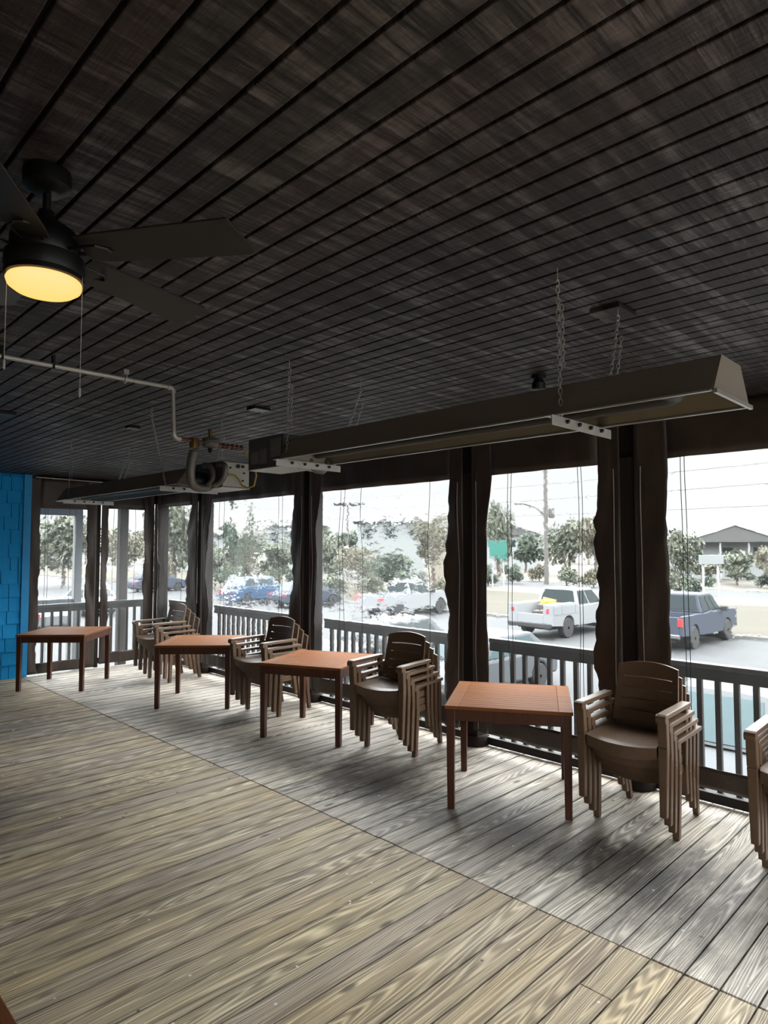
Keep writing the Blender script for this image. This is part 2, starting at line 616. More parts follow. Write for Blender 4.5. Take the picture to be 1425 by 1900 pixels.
# blue shingle wall
mb = MB()
mb.box(-4.6, 3.07, BY + .02, BY + .14, -.03, CEIL - .002)
zr = 0.0
row = 0
while zr < CEIL - .02:
    zt = min(zr + .19, CEIL - .01)
    x = -4.6 + R.uniform(0, .1)
    while x < 2.95:
        w = R.choice([.10, .13, .16, .19, .22])
        xe = min(x + w, 2.965)
        dz = R.uniform(-.006, .006)
        mb.hexa([(x + .004, BY - .010 - R.uniform(0, .004), zr + dz), (xe - .004, BY - .010, zr + dz), (xe - .004, BY + .02, zr + dz), (x + .004, BY + .02, zr + dz)],
                [(x + .004, BY + .008, zt), (xe - .004, BY + .008, zt), (xe - .004, BY + .02, zt), (x + .004, BY + .02, zt)])
        x = xe
    zr += .19
    row += 1
struct(mb.build('wall_back', M['blue'], bevel=.0015))
mb = MB()
mb.box(2.967, 3.07, BY - .02, BY + .018, 0.003, CEIL - .004)
struct(mb.build('trim_4', M['bluetrim'], bevel=.003))

# unseen building wall on the left, added to cut the fill light
mb = MB()
mb.box(-4.72, -4.61, -4.2, 10.42, -.03, CEIL - .002)
struct(mb.build('wall_left', M['leftwall']))
mb = MB()
mb.box(-4.6, -2.2, -4.32, -4.21, -.03, CEIL - .002)  # unseen part wall added to block light from behind the camera
struct(mb.build('rear_light_block', M['leftwall']))

# ------------------------------------------------------------------ posts
POSTS = [(-2.6, 'behind the nearest bay'), (-.12, 'near'), (2.26, 'a'), (3.83, 'b'), (6.28, 'c'), (8.84, 'd'), (10.26, 'e')]
post_labels = {2.26: 'square dark post behind the nearest full chair stack', 3.83: 'square dark post behind the nearest table',
               6.28: 'square dark post between the two middle chair stacks', 8.84: 'square dark post beside the farthest chair stack',
               10.26: 'dark corner post where the window side meets the back curtains', -.12: 'dark post beyond the right edge stack'}
for yc, _ in POSTS:
    if yc < -1:
        continue
    r = empty('post', (5.052, yc, 0), 0, post_labels[yc], 'post', 'dark posts along the window side')
    w = .085
    mb = MB()
    mb.box(-w, w, -w, w, .001, 2.56 if yc < 10 else 2.555)
    mb.build('shaft', M['post'], r, bevel=.008)
    mb = MB()
    mb.lathe([(.128, .001), (.132, .01), (.132, .075), (.12, .095)], n=24)
    mb.build('footing', M['post'], r, smooth=True)

# ------------------------------------------------------------------ railings outside the curtains
def railing(y0, y1, label, xr=5.19, axis='y'):
    L = y1 - y0
    if axis == 'y':
        r = empty('railing', (xr, y0, 0), math.pi / 2, label, 'railing')
    else:
        r = empty('railing', (y0, xr, 0), 0, label, 'railing')
    # local x runs along the rail, local y across it
    mb = MB(); mb.box(0, L, -.040, .040, .945, .985); mb.build('cap_rail', M['cap'], r, bevel=.006)
    mb = MB(); mb.box(0, L, -.030, .030, .865, .9445); mb.build('top_rail', M['rail'], r, bevel=.004)
    mb = MB(); mb.box(0, L, .085, .125, .012, .082) if axis == 'y' else mb.box(0, L, -.022, .022, .012, .10); mb.build('bottom_rail', M['rail'], r, bevel=.004)
    n = int(L / .128)
    o0 = (L - (n - 1) * .128) / 2
    mb = MB(); mb.box(-.019, .019, -.019, .019, .0015 if axis == 'y' else .1005, .8645)
    b = mb.build('baluster', M['baluster'], r, bevel=.003)
    b.location.x = o0
    for k in range(1, n):
        c = b.copy(); C.objects.link(c); c.parent = r; c.location.x = o0 + k * .128
    return r
railing(-.03, 2.17, 'dark wooden railing behind the bright window at the right edge')
railing(2.35, 3.74, 'dark wooden railing in the narrow bay behind the nearest table')
railing(3.92, 6.19, 'dark wooden railing in the bay where a white pickup shows')
railing(6.37, 8.75, 'dark wooden railing in the bay where a blue car shows')
railing(8.93, 10.17, 'short dark wooden railing behind the farthest chair stack')
railing(3.15, 5.0, 'brown wooden railing outside the back curtains', xr=10.62, axis='x')

# ------------------------------------------------------------------ roll-down curtains with clear windows
def curtain(axis, plane, a, b, oa, ob, zt, zb, label, seams, wav=(.02, .02), rough=False, z0=.15, z1=2.885, seed=1, zips=(True, True), taper=(.0, .0), zba=None):
    """s runs along the wall, from a to b, clear window oa..ob x zb..zt"""
    q = random.Random(seed)
    ph = [q.uniform(0, 6.28) for _ in range(10)]
    r = empty('roll_down_curtain', (plane, a, z0) if axis == 'y' else (a, plane, z0), 0, label, 'curtain')
    def disp(s, z):
        e = min(s - a, b - s)
        k = min(1.0, max(0.0, e / .07)) * min(1, max(0, (z1 - z) / .25))
        return k * (.012 * math.sin(5 * s + 3.1 * z + ph[0]) + .009 * math.sin(14 * s - 4.3 * z + ph[1]) + .006 * math.sin(23 * s + 7 * z + ph[2]))
    def W(s, z, dd=0):
        d = disp(s, z) + dd
        return (d, s - a, z - z0) if axis == 'y' else (s - a, -d, z - z0)
    def edge(z, which):
        o = oa if which == 0 else ob
        sg = 1 if which == 0 else -1
        amp = wav[which]
        t = max(0, min(1, (zt - z) / .45))
        w = amp * t * (.28 * math.sin(z * 23 + ph[3 + which] + 2 * math.sin(z * 3)) + .6 * math.sin(z * 6.5 + ph[5 + which]) + .2 * math.sin(z * 43 + ph[7 + which]))
        tp = taper[which] * t
        return o + w + tp
    mb = MB()
    NZ = 60
    def strip(f0, f1, n):
        mb.grid(lambda u, v: W(f0(z0 + (z1 - z0) * v) * (1 - u) + f1(z0 + (z1 - z0) * v) * u, z0 + (z1 - z0) * v), n, NZ)
    strip(lambda z: a, lambda z: edge(z, 0), 8)
    strip(lambda z: edge(z, 1), lambda z: b, 8)
    def band(za, zc, n):
        m = max(6, int((ob - oa) / .08))
        mb.grid(lambda u, v: (lambda z: W(edge(z, 0) * (1 - u) + edge(z, 1) * u, z))(za + (zc - za) * v), m, n)
    band(zt, z1, 6)
    band(z0, zb, 6)
    mb.build('fabric_border', M['fabric'], r, smooth=True, solid=.004, sharp=60)
    mb = MB()
    m = max(10, int((ob - oa) / .05))
    mb.grid(lambda u, v: (lambda z: W((edge(z, 0) - .012) * (1 - u) + (edge(z, 1) + .012) * u, z, .0035))(zb - .012 + (zt - zb + .024) * v), m, 50)
    mb.build('clear_pane', M['vinyl_hazy'] if axis == 'x' else M['vinyl_rough'] if rough else M['vinyl'], r, smooth=True, sharp=80)
    for s in seams:
        mb = MB()
        mb.tube([W(s, zb - .01 + (zt - zb + .02) * k / 30, -.003) for k in range(31)], .0028, 5)
        mb.build('seam', M['seam'], r)
    for w_, on in enumerate(zips):
        if on:
            s = a + .05 if w_ == 0 else b - .05
            mb = MB()
            mb.tube([W(s, z0 + .02 + (2.45 - z0) * k / 20, -.006) for k in range(21)], .0032, 5)
            mb.build('zipper', M['zip'], r)
    return r
curtain('y', WX, -.075, 2.20, .15, 1.95, 2.515, .297, 'dark framed clear vinyl curtain at the right edge with a dark pickup outside', (1.846, 1.815, .3, .33), (.008, .012), seed=3)
curtain('y', WX, 2.32, 3.775, 2.50, 3.555, 2.512, .315, 'narrow clear vinyl curtain with a white utility truck outside', (3.37, 3.33, 2.678, 2.649), (.035, .006), seed=8, taper=(.03, .05))
curtain('y', WX, 3.885, 6.225, 4.03, 6.02, 2.505, .32, 'rippled clear vinyl curtain with a white pickup outside', (5.662, 5.60, 5.292, 4.306), (.035, .012), True, seed=11, taper=(.06, .08))
curtain('y', WX, 6.335, 8.785, 6.53, 8.51, 2.496, .32, 'rippled clear vinyl curtain with a blue car outside', (8.265, 8.15, 6.85, 6.77), (.04, .03), True, seed=14, taper=(.06, .10))
curtain('y', WX, 8.895, 10.21, 9.10, 10.15, 2.49, .33, 'clear vinyl curtain in the last bay before the corner', (9.95, 9.33), (.06, .05), False, seed=19, taper=(.08, .0))
curtain('x', BY, 3.073, 4.01, 3.20, 3.865, 2.42, .17, 'clear vinyl curtain beside the blue wall, behind the farthest table', (3.27, 3.31, 3.61, 3.70), (.02, .02), False, z0=.02, seed=23)
curtain('x', BY, 4.085, 4.94, 4.19, 4.77, 2.45, .22, 'clear vinyl curtain next to the back corner', (4.27, 4.62), (.02, .02), False, z0=.05, seed=29)
mb = MB()
mb.box(4.02, 4.075, BY + .01, BY + .07, .004, 2.885)
tag(mb.build('post', M['post'], bevel=.004), 'slim dark upright between the two back curtains', 'post')
mb = MB()
mb.tube([(3.09, 10.2, 2.86), (4.45, 10.2, 2.845)], .009, 8)
r = tag(mb.build('curtain_rod', M['galv']), 'thin pale metal rod above the back curtain', 'rod')
for k, xx in enumerate((3.12, 3.3, 3.62, 4.4)):
    mb = MB()
    mb.tube([(xx, 10.2, 2.899), (xx, 10.2, 2.855)], .006, 6)
    mb.lathe([(.001, 0), (.014, .006), (.014, .02), (.001, .026)], (xx, 10.2, 2.822), 10)
    mb.build('bracket', M['black'], r)

# ------------------------------------------------------------------ tables
def make_table():
    r = empty('patio_table', (0, 0, 0))
    h, S = .725, .44
    mb = MB()   # breadboard ends and long edges
    mb.box(-S, -S + .095, -S, S, h - .024, h)
    mb.box(S - .095, S, -S, S, h - .024, h)
    mb.box(-S + .0952, S - .0952, -S, -S + .03, h - .024, h)
    mb.box(-S + .0952, S - .0952, S - .03, S, h - .024, h)
    mb.build('top_frame', M['top'], r, bevel=.003)
    mb = MB()
    n = 14
    w = (2 * S - .064) / n
    for k in range(n):
        y = -S + .032 + k * w
        mb.box(-S + .0965, S - .0965, y + .0018, y + w - .0018, h - .022, h - .001)
    mb.build('slatted_panel', M['top'], r, bevel=.002)
    mb = MB()
    q = S - .012
    for sg in (-1, 1):
        mb.box(-q + .058, q - .058, sg * q - (.02 if sg > 0 else 0), sg * q + (.02 if sg < 0 else 0), h - .105, h - .0245)
        mb.box(sg * q - (.02 if sg > 0 else 0), sg * q + (.02 if sg < 0 else 0), -q + .058, q - .058, h - .105, h - .0245)
    mb.build('apron', M['leg'], r, bevel=.002)
    for sx in (-1, 1):
        for sy in (-1, 1):
            mb = MB()
            cx, cy = sx * (S - .038), sy * (S - .038)
            mb.hexa([(cx - .024, cy - .024, .001), (cx + .024, cy - .024, .001), (cx + .024, cy + .024, .001), (cx - .024, cy + .024, .001)],
                    [(cx - .029, cy - .029, h - .0245), (cx + .029, cy - .029, h - .0245), (cx + .029, cy + .029, h - .0245), (cx - .029, cy + .029, h - .0245)])
            mb.build('leg', M['leg'], r, bevel=.003)
    return r
TABLES = [(4.245, 2.885, -58.5, 'reddish wooden patio table nearest the camera among the window tables'),
          (4.275, 5.20, -66, 'reddish wooden patio table between the two middle chair stacks'),
          (4.10, 7.22, -44, 'reddish wooden patio table second from the blue wall'),
          (3.26, 9.34, -44, 'reddish wooden patio table farthest away beside the blue wall'),
          (.085, 1.60, 90, 'wooden patio table whose corner cuts the bottom left edge')]
proto = make_table()
for i, (x, y, a, lab) in enumerate(TABLES):
    o = proto if i == 0 else copy_tree(proto)
    o.location = (x, y, 0)
    o.rotation_euler.z = math.radians(a)
    tag(o, lab, 'table', 'square slatted patio tables')

# ------------------------------------------------------------------ stacked armchairs
def make_chair():
    r = empty('armchair', (0, 0, 0))
    m = M['resin']
    # seat, dished, with a deep curved front
    mb = MB()
    def seat(u, v):
        x = -.228 + .456 * u
        y = -.245 + .43 * v
        c = 1 - (2 * u - 1) ** 2
        y -= .03 * c * (1 - v)
        z = .425 - .016 * c * (1 - .3 * v) - .012 * v
        if v < .001: z -= .012
        return (x, y, z)
    top = mb.grid(seat, 14, 12)
    bot = mb.grid(lambda u, v: (lambda p: (p[0], p[1] + (.012 if v < .01 else 0), p[2] - (.072 + .012 * (1 - (2 * u - 1) ** 2) if v < .01 else .022)))(seat(u, v)), 14, 12)
    for i in range(14):
        mb.bm.faces.new((top[i][0], top[i + 1][0], bot[i + 1][0], bot[i][0]))
        mb.bm.faces.new((top[i][12], top[i + 1][12], bot[i + 1][12], bot[i][12]))
    for j in range(12):
        mb.bm.faces.new((top[0][j], top[0][j + 1], bot[0][j + 1], bot[0][j]))
        mb.bm.faces.new((top[14][j], top[14][j + 1], bot[14][j + 1], bot[14][j]))
    mb.build('seat', m, r, smooth=True, sharp=40)
    # side rails below the seat
    mb = MB()
    for s in (-1, 1):
        xa, xb = sorted((s * .2285, s * .243))
        mb.box(xa, xb, -.2, .19, .36, .415)
    mb.build('seat_frame', m, r, bevel=.004)
    # front legs with a ribbed face
    for s in (-1, 1):
        mb = MB()
        def ring(z, yc, xc, w=.030, d=.024):
            return [(xc - w, yc - d, z), (xc + w, yc - d, z), (xc + w, yc + d, z), (xc - w, yc + d, z)]
        mb.hexa(ring(.001, -.232, s * .262, .021, .020), ring(.42, -.222, s * .266, .028, .024))
        mb.hexa(ring(.42, -.222, s * .266, .028, .024), ring(.597, -.232, s * .268, .027, .024))
        mb.build('leg', m, r, bevel=.005)
    for s in (-1, 1):
        mb = MB()
        mb.hexa(ring(.001, .262, s * .232, .019, .020), ring(.22, .218, s * .240, .022, .024))
        mb.hexa(ring(.22, .218, s * .240, .022, .024), ring(.597, .185, s * .262, .020, .024))
        mb.build('leg', m, r, bevel=.005)
    # arms
    for s in (-1, 1):
        mb = MB()
        prof = [(-.278, .584), (-.270, .572), (-.258, .574), (-.250, .592), (-.235, .5975), (.205, .5975), (.215, .604), (.215, .618), (.205, .626), (-.255, .626), (-.272, .618), (-.280, .602)]
        xa, xb = sorted((s * .236, s * .298))
        mb.prism(prof, 'x', xa, xb)
        mb.build('armrest', m, r, bevel=.004)
    # backrest: curved frame with narrow slots
    mb = MB()
    NS = 12
    def bk(u, v, d=0):
        hw = .222 - .018 * v
        x = hw * (2 * u - 1)
        c = 1 - (2 * u - 1) ** 2
        z = .44 + .375 * v + (.03 * c * max(0, (v - .72) / .28))
        y = .172 + .085 * v + .030 * c + d
        return (x, y, z)
    def slab(u0, u1, v0, v1, n):
        f = mb.grid(lambda a_, b_: bk(u0 + (u1 - u0) * a_, v0 + (v1 - v0) * b_), n, 3)
        g = mb.grid(lambda a_, b_: bk(u0 + (u1 - u0) * a_, v0 + (v1 - v0) * b_, .018), n, 3)
        for i in range(n):
            mb.bm.faces.new((f[i][0], f[i + 1][0], g[i + 1][0], g[i][0]))
            mb.bm.faces.new((f[i][3], f[i + 1][3], g[i + 1][3], g[i][3]))
        for j in range(3):
            mb.bm.faces.new((f[0][j], f[0][j + 1], g[0][j + 1], g[0][j]))
            mb.bm.faces.new((f[n][j], f[n][j + 1], g[n][j + 1], g[n][j]))
    cuts = [0, .20, .40, .60, .79, 1.0]
    for c0, c1 in zip(cuts, cuts[1:]):
        slab(.10, .90, c0 + (.012 if c0 else 0), c1 - (.012 if c1 < 1 else 0), 10)
    slab(0, .10, 0, 1, 2)
    slab(.90, 1.0, 0, 1, 2)
    mb.build('backrest', m, r, smooth=True, sharp=40)
    return r
STACKS = [(4.53, 8.735, 4, 'the farthest stack, near the back corner'),
          (4.515, 6.225, 6, 'the stack second from the blue wall'),
          (4.535, 4.265, 10, 'the stack between the two nearest tables'),
          (4.535, 1.965, 3, 'the stack right of the nearest table'),
          (4.56, .93, 2, 'the stack cut off by the right edge')]
LV = ['bottom', 'third from top', 'second from top', 'topmost']
proto = make_chair()
first = True
for si, (x, y, deg, where) in enumerate(STACKS):
    for k in range(4):
        o = proto if first else copy_tree(proto)
        first = False
        # chair faces -X (into the room); stacked ones step forward and up
        a = math.radians(-90 + deg)
        fx, fy = math.sin(a), -math.cos(a)   # world direction of local -Y
        o.rotation_euler.z = a
        o.location = (x + fx * .072 * k, y + fy * .072 * k, .066 * k)
        tag(o, f'brown resin armchair, {LV[k]} of {where}', 'chair', 'stacked brown armchairs')

# ------------------------------------------------------------------ ceiling fan
FX, FY = .59, 1.92
fan = empty('ceiling_fan', (FX, FY, CEIL), 0, 'black five-bladed ceiling fan with a glowing warm light', 'fan')
fan.scale = (.9, .9, .93)
mb = MB(); mb.lathe([(.02, -.0), (.067, -.001), (.070, -.012), (.068, -.05), (.045, -.068), (.03, -.072)], n=40)
mb.build('canopy', M['black'], fan, smooth=True)
mb = MB(); mb.lathe([(.012, -.07), (.012, -.16)], n=16)
mb.build('downrod', M['black'], fan, smooth=True)
mb = MB(); mb.lathe([(.022, -.125), (.03, -.16), (.055, -.166), (.085, -.185), (.098, -.21), (.10, -.25), (.095, -.262), (.112, -.268), (.114, -.30), (.108, -.318), (.02, -.32)], n=48)
mb.build('motor_housing', M['black'], fan, smooth=True)
mb = MB(); mb.lathe([(.1, -.3195), (.112, -.321), (.112, -.334), (.104, -.336), (.02, -.336)], n=48)
mb.build('light_ring', M['black'], fan, smooth=True)
mb = MB(); mb.lathe([(.103, -.3365), (.107, -.344), (.102, -.358), (.085, -.370), (.055, -.379), (.02, -.383), (.0, -.3835)], n=48)
mb.build('lamp_glass', M['lamp'], fan, smooth=True, sharp=80)
for k in range(5):
    a = math.radians(144 - 72 * k)                    # measured from +Y towards +X
    rz = math.pi / 2 - a
    mb = MB()
    # blade outline, local x outwards
    out = [(.125, -.055), (.20, -.063), (.62, -.080), (.655, .070), (.635, .080), (.20, .066), (.125, .056)]
    T = Matrix.Rotation(math.radians(-13), 4, 'X')
    mb.prism(out, 'z', -.003, .003)
    for v in mb.bm.verts:
        v.co = T @ v.co
    b = mb.build('blade', M['blade'], fan, bevel=.002)
    b.location = (0, 0, -.248)
    b.rotation_euler = (0, 0, rz)
    mb = MB()
    mb.tube([(.085, -.02, -.005), (.12, -.03, -.009), (.19, -.035, -.012), (.215, -.012, -.012), (.215, .012, -.009), (.19, .035, -.004), (.12, .03, -.002), (.085, .02, -.002)], .005, 6)
    mb.build('blade_iron', M['black'], b, smooth=True)
for (dx, dy, ln) in ((-.085, .075, .25), (.085, -.075, .33)):
    mb = MB()
    n = 60
    for i in range(n):
        z = -.325 - ln * i / n
        mb.lathe([(.0004, z), (.0016, z - ln / n * .35), (.0004, z - ln / n * .8)], (dx, dy, 0), 5)
    mb.tube([(dx, dy, -.325), (dx, dy, -.325 - ln)], .0007, 4)
    mb.lathe([(.001, -.325 - ln), (.004, -.33 - ln), (.004, -.352 - ln), (.001, -.357 - ln)], (dx, dy, 0), 8)
    mb.build('pull_chain', M['galv'], fan)

# ------------------------------------------------------------------ overhead tube heaters
def heater(loc_y0, loc_y1, x0, x1, z, label, near_end, box, brackets):
    """reflector hood runs along y from y0 to y1, x0..x1 wide at the mouth z"""
    r = empty('tube_heater', ((x0 + x1) / 2, (loc_y0 + loc_y1) / 2, z), 0, label, 'heater', 'overhead tube heaters')
    cx, cy = (x0 + x1) / 2, (loc_y0 + loc_y1) / 2
    hw = (x1 - x0) / 2
    H = .125
    t = .004
    outer = [(-hw, 0), (-hw * .52, H), (hw * .52, H), (hw, 0)]
    inner = [(hw - t * 1.5, 0), (hw * .52 - t, H - t), (-hw * .52 + t, H - t), (-hw + t * 1.5, 0)]
    mb = MB(); mb.prism(outer + inner, 'y', loc_y0 - cy, loc_y1 - cy)
    mb.build('reflector', M['heater'], r)
    mb = MB()
    q = [(hw - t * 2, .002), (hw * .52 - t * 2, H - t * 1.6), (-hw * .52 + t * 2, H - t * 1.6), (-hw + t * 2, .002)]
    q2 = [(-hw + t * 2.4, .002), (-hw * .52 + t * 2.3, H - t * 2), (hw * .52 - t * 2.3, H - t * 2), (hw - t * 2.4, .002)]
    mb.prism(q + q2, 'y', loc_y0 - cy + .006, loc_y1 - cy - .006)
    mb.build('reflector_lining', M['inner'], r)
    for s in (-1, 1):
        mb = MB()
        mb.box(s * hw - .012, s * hw + .003, loc_y0 - cy, loc_y1 - cy, -.006, -.0005)
        mb.build('lip', M['lip'], r)
    for e, yy in ((0, loc_y0 - cy), (1, loc_y1 - cy)):
        mb = MB()
        d = -.004 if e == 0 else 0.0
        mb.prism([(-hw, -.004), (-hw * .52, H + .002), (hw * .52, H + .002), (hw, -.004)], 'y', yy + d - .0005, yy + d + .0035)
        ec = mb.build('end_cap', M['heater'], r)
        mb = MB(); mb.box(-hw, hw, yy + d - .012, yy + d - .001, -.012, .001)
        mb.build('edge_strip', M['lip'], ec)
    # U-shaped radiant tube
    mb = MB()
    ya, yb = loc_y0 - cy + .16, loc_y1 - cy - .02
    pts = [(-.075, yb, .055)] + [(-.075, ya + .1, .055)]
    for k in range(1, 12):
        an = math.pi * k / 12
        pts.append((-.075 * math.cos(an), ya + .1 - .075 * math.sin(an), .055))
    pts += [(.075, ya + .1, .055), (.075, yb, .055)]
    mb.tube(pts, .034, 12)
    mb.build('radiant_tube', M['tube'], r, smooth=True)
    for by in brackets:
        mb = MB()
        mb.box(-hw - .045, hw + .06, by - cy - .003, by - cy + .001, -.045, -.008)
        mb.box(-hw - .045, hw + .06, by - cy + .001, by - cy + .03, -.012, -.008)
        br = mb.build('bracket', M['galv'], r)
        for k in range(4):
            mb = MB(); mb.lathe([(.003, -.012), (.008, -.009), (.008, .001), (.003, .004)], (-hw + .06 + k * .09, by - cy - .004, -.022), 8, axis='y')
            mb.build('bolt', M['black'], br)
    # burner box
    bx0, bx1, by0, by1, bz0, bz1, mat, under = box
    mb = MB(); mb.box(bx0 - cx, bx1 - cx, by0 - cy, by1 - cy, bz0 - z, bz1 - z)
    bo = mb.build('burner_box', M[mat], r, bevel=.003)
    mb = MB(); mb.box(bx0 - cx - .004, bx1 - cx + .004, by0 - cy - .004, by1 - cy + .004, bz0 - z - .006, bz0 - z - .0005)
    mb.build('bottom_plate', M['boxlight'], bo)
    return r, cx, cy, bo
h1, c1x, c1y, b1 = heater(.70, 2.96, 2.14, 2.50, 2.34, 'long grey tube heater hanging in front of the nearest windows', 0,
                          (2.20, 2.44, 3.01, 3.36, 2.315, 2.497, 'boxgrey', True), (1.235, 2.93))
mb = MB()
mb.box(2.1955 - c1x, 2.1985 - c1x, 3.03 - c1y, 3.125 - c1y, .03, .135)
mb.build('instruction_label', M['paper'], b1)
mb = MB()
mb.box(2.1955 - c1x, 2.1985 - c1x, 3.17 - c1y, 3.235 - c1y, .0, .085)
mb.build('instruction_label', M['paper'], b1)
mb = MB()
mb.box(2.1955 - c1x, 2.1985 - c1x, 3.25 - c1y, 3.33 - c1y, .005, .075)
mb.build('instruction_label', M['paper'], b1)
mb = MB()   # vent elbow and return bend under the near end
pts = [(2.40 - c1x, 3.02 - c1y, -.01)] + [((2.42 + .05 * math.sin(a)) - c1x, (2.96 - .02 * math.cos(a)) - c1y, -.03 - .0 * a) for a in (0.3, 1.0)]
mb.tube([(2.36 - c1x, 2.985 - c1y, .03), (2.37 - c1x, 2.965 - c1y, -.02), (2.40 - c1x, 2.955 - c1y, -.042), (2.44 - c1x, 2.955 - c1y, -.045), (2.475 - c1x, 2.955 - c1y, -.02), (2.49 - c1x, 2.96 - c1y, .02)], .022, 10)
mb.build('return_bend', M['hosegrey'], h1, smooth=True)
mb = MB()
mb.hexa([(2.30 - c1x, 2.97 - c1y, -.042), (2.43 - c1x, 2.97 - c1y, -.050), (2.43 - c1x, 3.005 - c1y, -.050), (2.30 - c1x, 3.005 - c1y, -.042)],
        [(2.28 - c1x, 2.97 - c1y, -.018), (2.44 - c1x, 2.97 - c1y, -.018), (2.44 - c1x, 3.005 - c1y, -.018), (2.28 - c1x, 3.005 - c1y, -.018)])
mb.build('vent_flap', M['boxlight'], h1, bevel=.004)

h2, c2x, c2y, b2 = heater(4.45, 6.95, 2.30, 2.68, 2.315, 'long grey tube heater hanging nearer the blue wall', 0,
                          (2.38, 2.60, 3.96, 4.33, 2.265, 2.445, 'boxgrey', True), (4.62, 6.62))
mb = MB()
mb.box(2.385 - c2x, 2.595 - c2x, 3.952 - c2y, 3.9595 - c2y, -.045, .125)
fp = mb.build('face_plate', M['boxlight'], b2, bevel=.002)
for (xx, zz, rr) in ((2.50, .10, .014), (2.54, .10, .010), (2.41, .04, .009), (2.55, .055, .006), (2.44, .085, .006), (2.54, .0, .006)):
    mb = MB(); mb.lathe([(rr, -.012), (rr, .0)], (xx - c2x, 3.952 - c2y, zz), 12, axis='y')
    mb.build('knob', M['black'], fp)
mb = MB()   # blower housing and intake hoses beside the box
mb.lathe([(.05, -.05), (.062, -.045), (.062, .045), (.05, .05)], (2.30 - c2x, 4.14 - c2y, .0), 20, axis='x')
mb.build('blower', M['black'], h2, smooth=True)
def corrugated(name, pts, r, mat, parent, off):
    mb = MB()
    P = [Vector(p) - Vector(off) for p in pts]
    # resample and ripple the radius
    out, rad = [], []
    n = 44
    for i in range(n + 1):
        t = i / n * (len(P) - 1)
        k = min(int(t), len(P) - 2)
        f = t - k
        p0, p1 = P[max(k - 1, 0)], P[k]
        p2, p3 = P[k + 1], P[min(k + 2, len(P) - 1)]
        q = .5 * ((2 * p1) + (-p0 + p2) * f + (2 * p0 - 5 * p1 + 4 * p2 - p3) * f * f + (-p0 + 3 * p1 - 3 * p2 + p3) * f ** 3)
        out.append(q)
        rad.append(r * (1 + (.10 if i % 2 else -.04)))
    mb.tube(out, rad, 12)
    return mb.build(name, mat, parent, smooth=True, sharp=70)
corrugated('intake_hose', [(2.20, 4.02, 2.50), (2.185, 4.03, 2.40), (2.20, 4.05, 2.30), (2.25, 4.07, 2.262), (2.32, 4.09, 2.262), (2.37, 4.10, 2.28)], .030, M['hosegrey'], h2, (c2x, c2y, 2.315))
corrugated('intake_hose', [(2.33, 4.12, 2.42), (2.35, 4.06, 2.41), (2.355, 4.03, 2.36), (2.35, 4.03, 2.31), (2.33, 4.06, 2.28)], .020, M['hosegrey'], h2, (c2x, c2y, 2.315))
corrugated('intake_hose', [(2.37, 4.00, 2.42), (2.385, 3.93, 2.41), (2.385, 3.93, 2.35), (2.37, 3.95, 2.30), (2.34, 4.0, 2.27)], .018, M['hosegrey'], h2, (c2x, c2y, 2.315))

# yellow gas hose between the boxes
mb = MB()
P = [(2.40, 3.925, 2.345), (2.45, 3.91, 2.345), (2.475, 3.90, 2.32), (2.49, 3.88, 2.275), (2.51, 3.84, 2.255), (2.535, 3.80, 2.27), (2.54, 3.78, 2.34), (2.51, 3.77, 2.43), (2.45, 3.80, 2.50)]
mb.tube(P, .007, 8)
tag(mb.build('gas_hose', M['yellow'], smooth=True), 'thin yellow gas hose looping beside the light heater box', 'hose')

# ------------------------------------------------------------------ chains
def chain(p0, p1, label, strands=1, n=None):
    p0, p1 = Vector(p0), Vector(p1)
    r = empty('hanging_chain', p0, 0, label, 'chain', 'heater hanging chains')
    mb = MB()
    d = p1 - p0
    drop = Vector((0, 0, -.075))
    mb.tube([(0, 0, .0), (0, 0, -.045)], .0022, 6)
    pts = []
    for k in range(11):
        a = math.pi * 1.7 * k / 10 - 1.57
        pts.append((.011 * math.sin(a) * 1.0, 0, -.058 + .013 * math.cos(a)))
    mb.tube(pts, .0024, 6)
    mb.build('hook', M['galv'], r, smooth=True)
    def links(a, b, name):
        v = b - a
        L = v.length
        u = v.normalized()
        s1 = u.orthogonal().normalized()
        s2 = u.cross(s1)
        pitch = .021
        m = int(L / pitch)
        mb = MB()
        for i in range(m):
            c = a + u * (i + .5) * L / m
            w = s1 if i % 2 else s2
            ring = []
            for k in range(10):
                t = 2 * math.pi * k / 10
                ring.append(c + u * (.0145 * math.cos(t)) + w * (.0068 * math.sin(t)))
            mb.tube(ring, .0019, 5, closed=True)
        mb.build(name, M['galv'], r, smooth=True)
    links(drop, d, 'links')
    if strands > 1:
        o = Vector((.014, -.008, -.14))
        links(o, o + d * .42, 'loose_links')
    return r
chain((2.165, 1.242, CEIL), (2.165, 1.236, 2.335), 'hanging chain on the near side at the right end of the closer heater', 2)
chain((2.684, 1.251, CEIL), (2.50, 1.236, 2.335), 'hanging chain on the window side at the right end of the closer heater', 2)
chain((2.187, 2.939, CEIL), (2.165, 2.93, 2.335), 'hanging chain on the near side at the burner end of the closer heater', 2)
chain((2.79, 3.0, CEIL), (2.52, 2.93, 2.335), 'hanging chain on the window side at the burner end of the closer heater', 2)
chain((2.203, 4.665, CEIL), (2.30, 4.62, 2.31), 'hanging chain on the near side at the burner end of the farther heater')
chain((2.40, 6.86, CEIL), (2.30, 6.62, 2.31), 'hanging chain on the near side at the blue wall end of the farther heater', 2)
chain((2.976, 6.815, CEIL), (2.70, 6.62, 2.31), 'hanging chain on the window side at the blue wall end of the farther heater', 2)
chain((2.85, 4.75, CEIL), (2.70, 4.62, 2.31), 'hanging chain on the window side at the burner end of the farther heater', 2)

